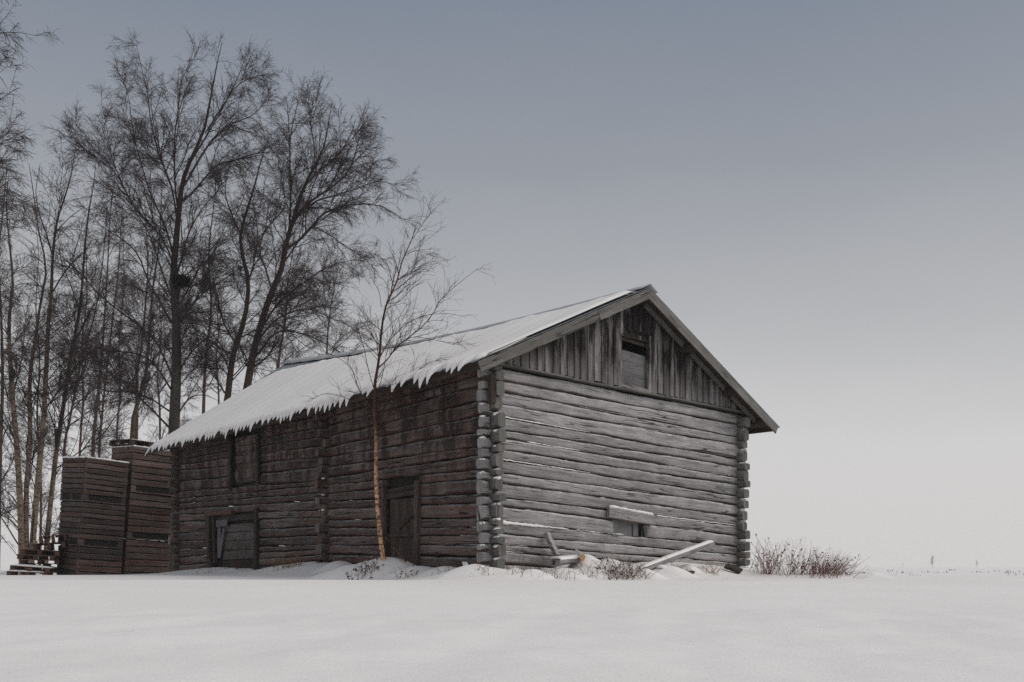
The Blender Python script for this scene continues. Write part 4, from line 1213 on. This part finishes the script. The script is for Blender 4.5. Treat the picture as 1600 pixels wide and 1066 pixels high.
# bird nest in the fork of the big birch
rng = np.random.default_rng(8)
nc = at(283.5, 438, 36.9)
nst = tag(empty('bird_nest', nc), 'dark ball of sticks, a bird nest in the fork of the tallest birch', 'nest')
k = 520
ph, th_ = rng.uniform(0, 2 * math.pi, k), rng.uniform(-1, 0.75, k)
rad = rng.uniform(0.6, 1.0, k) ** 0.5
c0 = nc + np.stack([np.cos(ph) * np.sqrt(1 - th_ ** 2) * 0.26 * rad, np.sin(ph) * np.sqrt(1 - th_ ** 2) * 0.24 * rad, th_ * 0.19 * rad], 1)
dv = np.stack([-np.sin(ph), np.cos(ph), np.zeros(k)], 1) + rng.normal(size=(k, 3)) * 0.45
dv = dv / np.linalg.norm(dv, axis=1, keepdims=True) * rng.uniform(0.09, 0.22, (k, 1))
Pn = np.stack([c0 - dv, c0 + rng.normal(size=(k, 3)) * 0.01, c0 + dv], 1)
v, q = tubes(Pn, np.full((k, 3), 0.009), 4)
mesh_np('stick_cup', v, q, M['nest'], nst)

# young birch in front of the long wall
S_st = [([(598.5, 870), (595, 845), (592, 819), (588, 766), (587.5, 713), (588, 687), (585.5, 650), (585, 607), (590, 576), (594, 546), (596, 517), (601, 485), (608.5, 466), (621, 437), (630, 402), (640, 384), (646, 366), (650, 356)], 0.047, 0.004)]
S_lb = [([(590, 576), (606, 561), (621, 541), (650, 519), (672, 497), (689, 468), (713, 446), (747, 419)], 0.02, 0.003),
        ([(592, 560), (604, 539), (628, 512), (657, 495), (694, 490), (722, 494)], 0.014, 0.003),
        ([(621, 541), (645, 527), (682, 532), (718, 539)], 0.010, 0.003),
        ([(585, 640), (572, 627), (557, 600), (550, 578), (530, 560), (498, 546)], 0.013, 0.003),
        ([(586, 625), (594, 600), (599, 580), (607, 540), (622, 500), (640, 470)], 0.012, 0.003),
        ([(594, 546), (580, 520), (572, 500), (560, 480), (545, 465)], 0.010, 0.003),
        ([(596, 480), (592, 455), (584, 440), (580, 415)], 0.009, 0.003),
        ([(585, 610), (575, 575), (568, 540), (560, 520), (552, 500)], 0.012, 0.003),
        ([(586, 650), (560, 632), (535, 620), (505, 616), (478, 628)], 0.010, 0.003),
        ([(586, 655), (565, 650), (540, 648), (515, 652), (490, 655)], 0.008, 0.003),
        ([(590, 640), (610, 610), (640, 590), (662, 572), (690, 560)], 0.011, 0.003),
        ([(640, 380), (655, 358), (668, 340), (682, 325)], 0.007, 0.003),
        ([(630, 402), (650, 392), (675, 400), (690, 402)], 0.006, 0.0025),
        ([(621, 437), (640, 425), (660, 415), (680, 418)], 0.006, 0.0025),
        ([(601, 485), (625, 470), (645, 450), (662, 440)], 0.008, 0.003),
        ([(587, 690), (600, 670), (612, 640), (618, 610)], 0.009, 0.003),
        ([(588, 660), (605, 640), (630, 628), (652, 632), (668, 650)], 0.009, 0.003)]
build_tree('young_birch', 'slender young birch with orange peeling bark in front of the long log wall', 'tree', S_st, S_lb, 20.2, 61, M['barkS'], M['twig_red'],
           dens=(7.0, 6.5, 5.5), lens=((0.4, 1.15), (0.2, 0.6), (0.1, 0.3)), rmin=0.0019, auto=(3.0, 0.26, 0.7, 1.7, 55), ts=0.86, up=0.16, droop=0.05, spread=0.5, base=at(598.5, 868, 20.2), stem_f0=0.3, f0=0.1)

# ------------------------------------------------------------------ shrubs and dry plants
def shrub(name, label, catn, px0, px1, d, n, hmin, hmax, mat, seed, lean=0.25, r=0.004, side=2.5, group=None, dd=0.35, curl=0.14, leafy=0, wfun=None, off=0.0):
    rng = np.random.default_rng(seed)
    x0, x1 = (px0 - 800) / F * d, (px1 - 800) / F * d
    xs = rng.normal((x0 + x1) / 2, abs(x1 - x0) / 2 * 0.55, n); xs = np.clip(xs, min(x0, x1), max(x0, x1))
    ys = d + rng.normal(size=n) * dd
    zs = ground_z(xs, ys) - 0.04
    m = 7
    dirv = np.stack([rng.normal(lean, 0.35, n), rng.normal(0, 0.3, n), np.full(n, 1.0)], 1)
    dirv /= np.linalg.norm(dirv, axis=1, keepdims=True)
    h = rng.uniform(hmin, hmax, n)
    if wfun is not None: h *= np.array([wfun((x - x0) / (x1 - x0)) for x in xs])
    p = np.stack([xs, ys, zs], 1); pts = [p]
    for j in range(1, m):
        dirv = dirv + rng.normal(size=(n, 3)) * 0.1; dirv[:, 2] -= curl * j / m * 1.2
        dirv /= np.linalg.norm(dirv, axis=1, keepdims=True)
        p = p + dirv * (h / (m - 1))[:, None]; pts.append(p)
    P = np.stack(pts, 1); R = r * (1 - 0.65 * np.linspace(0, 1, m))[None] * rng.uniform(0.7, 1.4, (n, 1))
    parts = [tubes(P, R, 3)]
    if side:
        p2, r2 = spawn(P, R, rng, side, 0.25, 1.0, 0.06, 0.32, 38, 0.6, r * 0.45, 5, up=0.1, wig=0.15)
        parts.append(tubes(p2, r2, 3))
    if leafy:
        k = leafy; idx = rng.integers(0, n, k); jj = rng.integers(2, m, k)
        c = P[idx, jj]; dv = rng.normal(size=(k, 3)) * 0.025
        parts.append(tubes(np.stack([c, c + dv * 0.6, c + dv * 1.2 - V(0, 0, 0.02)], 1), np.tile(np.array([[0.004, 0.014, 0.002]]), (k, 1)), 4))
    v, q = cat(parts)
    base = V((x0 + x1) / 2, d, gz((x0 + x1) / 2, d))
    root = tag(empty(name, base), label, catn, group)
    mesh_np('stems', v, q, mat, root)
    return root
GB = 'bare shrubs at the right corner of the barn'
shrub('bare_shrub', 'tall dense bare shrub right against the right barn corner', 'shrub', 1176, 1224, 22.6, 85, 0.45, 0.95, M['bush'], 71, 0.03, 0.0042, group=GB, leafy=60)
shrub('bare_shrub', 'bare shrub with a few dead leaves between the corner shrub and the reddish one', 'shrub', 1218, 1262, 22.3, 70, 0.35, 0.9, M['bush'], 72, 0.15, 0.004, group=GB, leafy=50)
shrub('bare_shrub', 'reddish brown shrub with the darkest dense base, right of the barn', 'shrub', 1254, 1300, 22.0, 140, 0.25, 0.7, M['bush'], 73, 0.35, 0.0042, group=GB, leafy=80)
shrub('bare_shrub', 'low spreading shrub leaning right, farthest from the barn corner', 'shrub', 1280, 1322, 22.2, 80, 0.3, 0.75, M['bush'], 74, 0.75, 0.0038, group=GB, leafy=20)
GT = 'dry plants poking through the snow by the barn'
def grass(label, px0, px1, d, n, h0, h1, mat, seed, lean=0.0, r=0.0035, curl=0.3, side=1.5, leafy=0):
    return shrub('dry_plant', label, 'dry plant', px0, px1, d, n, h0, h1, mat, seed, lean, r, side, GT, 0.14, curl, leafy)
grass('long thin stalks along the gable between the corner and the orange board', 792, 900, 18.9, 26, 0.35, 0.8, M['stem'], 79, 0.15, 0.0028, 0.12, 1.2)
grass('dense tangle of dry stalks left of the leaning beam foot', 935, 1000, 19.3, 150, 0.15, 0.5, M['stem'], 81, -0.1, leafy=60)
grass('dry stalks between the beam and the small window', 975, 1012, 19.6, 60, 0.15, 0.45, M['stem'], 82, 0.1)
grass('pale dry grass tuft by the wall, right of the leaning beam', 1098, 1124, 21.6, 40, 0.2, 0.5, M['straw'], 83, 0.0)
grass('straw coloured tangle in the snow below the near corner', 742, 770, 18.2, 26, 0.1, 0.32, M['straw'], 84, 0.1, curl=0.6)
grass('thin dark stalks left of the short stub at the gable', 786, 840, 18.3, 14, 0.3, 0.62, M['stem'], 85, 0.1, side=0.8, curl=0.12)
grass('curled dry stalks in front of the short stub', 845, 900, 18.5, 22, 0.2, 0.5, M['stem'], 86, 0.1, curl=0.6)
grass('few dry stalks sticking from the mound with the orange board end', 900, 935, 19.2, 22, 0.2, 0.5, M['stem'], 87, 0.0, curl=0.5)
grass('rusty brown weeds around the foot of the young birch', 560, 592, 19.9, 46, 0.12, 0.38, M['stem'], 88, -0.1, leafy=40)
grass('scattered weeds on the drift right of the young birch', 605, 660, 19.4, 16, 0.15, 0.4, M['stem'], 89, 0.3, leafy=10)
grass('dark weed stalks on the drift left of the young birch', 536, 575, 19.6, 18, 0.1, 0.3, M['stem'], 90, 0.1, leafy=16)
grass('brown and yellow weeds at the wall between low door and cross wall', 428, 478, 23.4, 60, 0.2, 0.7, M['straw'], 91, -0.25, leafy=30)
grass('tall reddish stalks standing in front of the low door', 352, 398, 26.4, 18, 0.6, 1.9, M['stem'], 92, 0.06, 0.005, 0.08, 1.5)
grass('short dark stubs in the snow in front of the low door', 300, 335, 26.0, 12, 0.1, 0.28, M['stem'], 93, 0.0)
grass('straw tuft at the foot of the taller crate stack', 246, 262, 29.0, 12, 0.15, 0.4, M['straw'], 94, -0.2, curl=0.6)
grass('few thin stalks on the drift before the stable door', 655, 735, 19.0, 12, 0.15, 0.4, M['stem'], 95, 0.1, side=0.5, curl=0.2)
grass('dense brown brush beside the birch trunk at the stable door', 596, 612, 20.5, 24, 0.4, 1.9, M['twig_red'], 96, 0.02, 0.006, 0.05, 2.0)
grass('dry stalks left of the right barn corner', 1040, 1090, 21.0, 20, 0.1, 0.35, M['stem'], 97, 0.1)
grass('tiny twigs on the snow right of the low shrub', 1325, 1350, 21.0, 8, 0.06, 0.2, M['stem'], 98, 0.5, curl=0.5)

# ------------------------------------------------------------------ lumber lying by the gable
def lumber(name, label, catn, A, B, wv, hv, mat, snow=0.0, n=8, endmat=None, jit=0.006):
    root = tag(empty(name, (A + B) / 2), label, catn)
    mb = MB(); mb.plank(A, B, wv, hv, 0.012, n, jit); mb.build('timber', mat, root)
    if snow:
        k = 26; f = np.linspace(0.02, 0.99, k); W_ = np.linalg.norm(wv); wu = wv / W_
        up = hv if hv[2] > 0 else -hv
        P = []
        prof = [(-1.0, 0.0), (-0.9, 0.6), (-0.5, 1.0), (0, 1.08), (0.5, 1.0), (0.9, 0.6), (1.0, 0.0)]
        for x in f:
            e = min(1, x / 0.05, (1 - x) / 0.03 + 0.3)
            c = A + (B - A) * x + up
            P.append([c + wu * W_ * a * 1.02 + V(0, 0, 1) * (b_ * snow * e * RND.uniform(0.9, 1.1) + 0.003) for a, b_ in prof])
        mb = MB(); mb.quad_grid(P, [[(0, 0)] * 7] * k); mb.build('timber_snow', M['roofsnow'], root)
    if endmat:
        d = unit(A - B); mb = MB(); mb.plank(A + d * 0.0, A + d * 0.06, wv * 0.97, hv * 0.97, 0.01, 1, 0.002); mb.build('cut_end', endmat, root)
    return root
bA, bB = at(996, 893, 20.3), at(1112, 849.5, 21.9)
bd = unit(bB - bA); bw = unit(np.cross(bd, Z))
lumber('leaning_beam', 'long snow covered beam leaning up from the drift against the gable', 'beam', bA, bB, bw * 0.075, unit(np.cross(bw, bd)) * 0.045, M['gable'], 0.045)
sa, sb = gp(858, 868), gp(849, 833)
lumber('wooden_stub', 'short round topped stub leaning against the gable left of the drift', 'post', G(sa[0], 0.22, sa[1]), G(sb[0], 0.09, sb[1]), U * 0.055, unit(np.cross(U, G(sa[0], 0.22, sa[1]) - G(sb[0], 0.09, sb[1]))) * 0.05, M['gable'], 0.0)
pA, pB = at(866, 879, 19.2), at(902, 876, 19.6)
lumber('snowy_plank', 'short plank end with thick snow on it, left of the orange board', 'plank', pA, pB, unit(np.cross(pB - pA, Z)) * 0.16, Z * 0.045, M['gable'], 0.06)
oA, oB = at(906, 869, 19.3), at(902, 864, 20.2)
lumber('cut_board', 'board with a freshly cut orange end lying on the drift', 'board', at(911, 871.5, 19.25), at(900, 865, 19.9), V(0.03, 0.02, 0.045), unit(V(-0.5, -0.2, 0.5)) * 0.04, M['fresh'], 0.02)
xA, xB = at(1138, 885, 22.2), at(1155, 892, 22.0)
lumber('dark_board', 'dark board end poking from the snow at the right barn corner', 'board', at(1134, 884, 22.4), at(1158, 893, 22.1), V(0.05, 0.06, 0.03), V(0.01, -0.02, 0.03), M['deck'], 0.0)
lumber('slanted_stick', 'slanted grey stake beside the stable door drift', 'stake', at(729, 893, 18.7), at(726, 878, 18.9), V(0.05, 0, 0), V(0, 0.025, 0), M['gable'], 0.0)
lumber('propped_stick', 'thin pole propped between the young birch foot and the wall', 'pole', at(602, 838, 20.6), at(634, 878, 20.1), V(0.012, 0, 0.01), V(0, 0.014, 0), M['stem'], 0.0)

def stone(label, px, py, d, r, seed):
    rg = random.Random(seed)
    root = tag(empty('snowy_lump', at(px, py, d)), label, 'rubble')
    global mb
    mb = MB(); lump(at(px, py, d), r, r, r * 0.75, rg); mb.build('stone', M['pallet'], root)
    mb = MB(); lump(at(px, py, d) + Z * r * 0.4, r * 1.15, r * 1.15, r * 0.55, rg); mb.build('stone_snow', M['roofsnow'], root)
stone('snow capped lump beside the beam foot', 1033, 889, 20.6, 0.09, 1)
stone('small brown stone under snow halfway between the beam and the corner', 1079, 893, 20.8, 0.09, 2)

# ------------------------------------------------------------------ far away
def far_tree(px, d, h, seed, label):
    rng = np.random.default_rng(seed)
    x = (px - 800) / F * d; zb = gz(x, d)
    root = tag(empty('field_tree', V(x, d, zb)), label, 'tree', 'lone bushes far out in the field')
    m = 10
    st = np.array([[V(x + rng.normal() * 0.08 * j * 0.3, d, zb - 0.2 + (h + 0.2) * j / (m - 1)) for j in range(m)]])
    rr = radii(m, h * 0.022, 0.02)[None]
    v, q = tubes(st, rr, 5); mesh_np('trunk', v, q, M['barkE'], root)
    p1, r1 = spawn(st, rr, rng, 9 / 1.0, 0.15, 1.0, h * 0.25, h * 0.55, 38, 0.6, 0.02, 6, up=0.3, wig=0.1)
    p2, r2 = spawn(p1, r1, rng, 4.0, 0.2, 1.0, h * 0.08, h * 0.25, 38, 0.6, 0.015, 5, up=0.1, wig=0.1)
    v, q = cat([tubes(p1, r1, 4), tubes(p2, r2, 3)]); mesh_np('crown', v, q, M['twig_hazed'], root)
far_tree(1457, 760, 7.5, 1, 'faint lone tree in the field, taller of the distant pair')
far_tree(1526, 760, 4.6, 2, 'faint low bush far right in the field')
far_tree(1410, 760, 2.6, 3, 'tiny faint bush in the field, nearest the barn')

def tuft(px, py, d, n, h, seed, label, wid=0.15):
    rng = np.random.default_rng(seed)
    x = (px - 800) / F * d
    xs = x + rng.normal(size=n) * wid; ys = d + rng.normal(size=n) * 0.3
    zs = ground_z(xs, ys) - 0.02
    p = np.stack([xs, ys, zs], 1); dv = np.stack([rng.normal(0, 0.5, n), rng.normal(0, 0.4, n), np.ones(n)], 1)
    dv = dv / np.linalg.norm(dv, axis=1, keepdims=True) * rng.uniform(0.4, 1, (n, 1)) * h
    v, q = tubes(np.stack([p, p + dv * 0.6, p + dv - V(0, 0, 0.1) * h], 1), np.tile(np.array([[0.008, 0.006, 0.003]]) * d / 30, (n, 1)), 3)
    root = tag(empty('stubble_tuft', V(x, d, gz(x, d))), label, 'tuft', 'dark stubble tufts on the far field')
    mesh_np('stems', v, q, M['stem'], root)
tspec = [(1407, 40, 0.28), (1387, 60, 0.3), (1417, 28, 0.22), (1468, 42, 0.25), (1447, 45, 0.2), (1525, 44, 0.25), (1577, 38, 0.35), (1560, 55, 0.25), (1591, 30, 0.25), (1486, 70, 0.3)]
lab = ['dark stubble tuft in the row left of the faint lone tree', 'flat stubble tuft right of the low shrub, farther out', 'single bent stalk on the field below the lone tree row', 'dark stubble tuft just right below the faint lone tree',
       'small stubble tuft directly below the faint lone tree', 'stubble tuft below the faint low bush', 'biggest dark stubble tuft near the right edge', 'far stubble tuft left of the biggest tuft', 'single stalk closest to the right edge', 'faint far stubble tuft between lone tree and low bush']
for k, (px, d, h) in enumerate(tspec):
    tuft(px, 0, d, 10 if h > 0.23 else 6, h * 0.55, 100 + k, lab[k])

# ------------------------------------------------------------------ haze
bm = MB()
x0, x1, y0, y1, z0, z1 = -1520, 1520, -260, 1520, -1.2, 27
c = [V(x, y, z) for z in (z0, z1) for y in (y0, y1) for x in (x0, x1)]
bm.v = [tuple(p) for p in c]
me = bpy.data.meshes.new('haze')
me.from_pydata(bm.v, [], [(0, 2, 3, 1), (4, 5, 7, 6), (0, 1, 5, 4), (2, 6, 7, 3), (0, 4, 6, 2), (1, 3, 7, 5)])
hm = bpy.data.materials.new('haze'); hm.use_nodes = True
nt = hm.node_tree; nt.nodes.clear()
o = nt.nodes.new('ShaderNodeOutputMaterial'); pv = nt.nodes.new('ShaderNodeVolumePrincipled')
pv.inputs['Color'].default_value = (0.94, 0.93, 0.93, 1); pv.inputs['Density'].default_value = 0.00042; pv.inputs['Anisotropy'].default_value = 0.2
nt.links.new(pv.outputs[0], o.inputs['Volume'])
ho = link('haze', me, hm); tag(ho, kind='stuff')

# ------------------------------------------------------------------ light
SUN_EL, SUN_AZ = 40.0, 96.0     # azimuth clockwise from +Y: light comes from the right, behind the camera
w = bpy.data.worlds.new('World'); S.world = w; w.use_nodes = True
nt = w.node_tree; nt.nodes.clear(); N = NB(nt)
out = N.n('ShaderNodeOutputWorld'); bgn = N.n('ShaderNodeBackground')
sky = N.n('ShaderNodeTexSky', sky_type='NISHITA'); sky.sun_disc = False
sky.sun_elevation = math.radians(SUN_EL); sky.sun_rotation = math.radians(SUN_AZ)
sky.dust_density = 4.0; sky.air_density = 1.0
tc = N.n('ShaderNodeTexCoord'); sp = N.n('ShaderNodeSeparateXYZ'); N.l(tc.outputs['Generated'], sp.inputs[0])
cl = N.noise(N.mapping(tc.outputs['Generated'], (1.5, 1.5, 4)), 1.3, 4, 0.5)
el = N.math('ADD', sp.outputs[2], N.math('MULTIPLY', N.math('SUBTRACT', cl, 0.5), 0.10))
cloud = N.ramp(el, [(0.0, (0.68, 0.66, 0.655)), (0.12, (0.66, 0.65, 0.65)), (0.24, (0.46, 0.465, 0.475)), (0.36, (0.31, 0.33, 0.365)), (0.50, (0.205, 0.242, 0.305)), (1.0, (0.55, 0.545, 0.54))])
cloud10 = N.mix(1.0, cloud, 10.0, 'MULTIPLY')
colr = N.mix(0.92, sky.outputs[0], cloud10)
N.l(colr, bgn.inputs[0]); bgn.inputs[1].default_value = 0.1
N.l(bgn.outputs[0], out.inputs[0])
sl = bpy.data.lights.new('overcast_sun', 'SUN'); sl.energy = 1.75; sl.angle = math.radians(55); sl.color = (1.0, 0.95, 0.89)
so = bpy.data.objects.new('overcast_sun', sl); COL.objects.link(so)
az, el_ = math.radians(SUN_AZ), math.radians(SUN_EL)
dv = Vector((math.sin(az) * math.cos(el_), math.cos(az) * math.cos(el_), math.sin(el_)))
so.rotation_euler = dv.to_track_quat('Z', 'Y').to_euler(); so.location = tuple(dv * 60)

S.view_settings.view_transform = 'Standard'; S.view_settings.look = 'None'
S.view_settings.exposure = 0.0; S.view_settings.gamma = 1.0; S.view_settings.use_curve_mapping = False
S.cycles.volume_bounces = 2; S.cycles.max_bounces = 8; S.cycles.use_denoising = False
S.cycles.use_adaptive_sampling = False
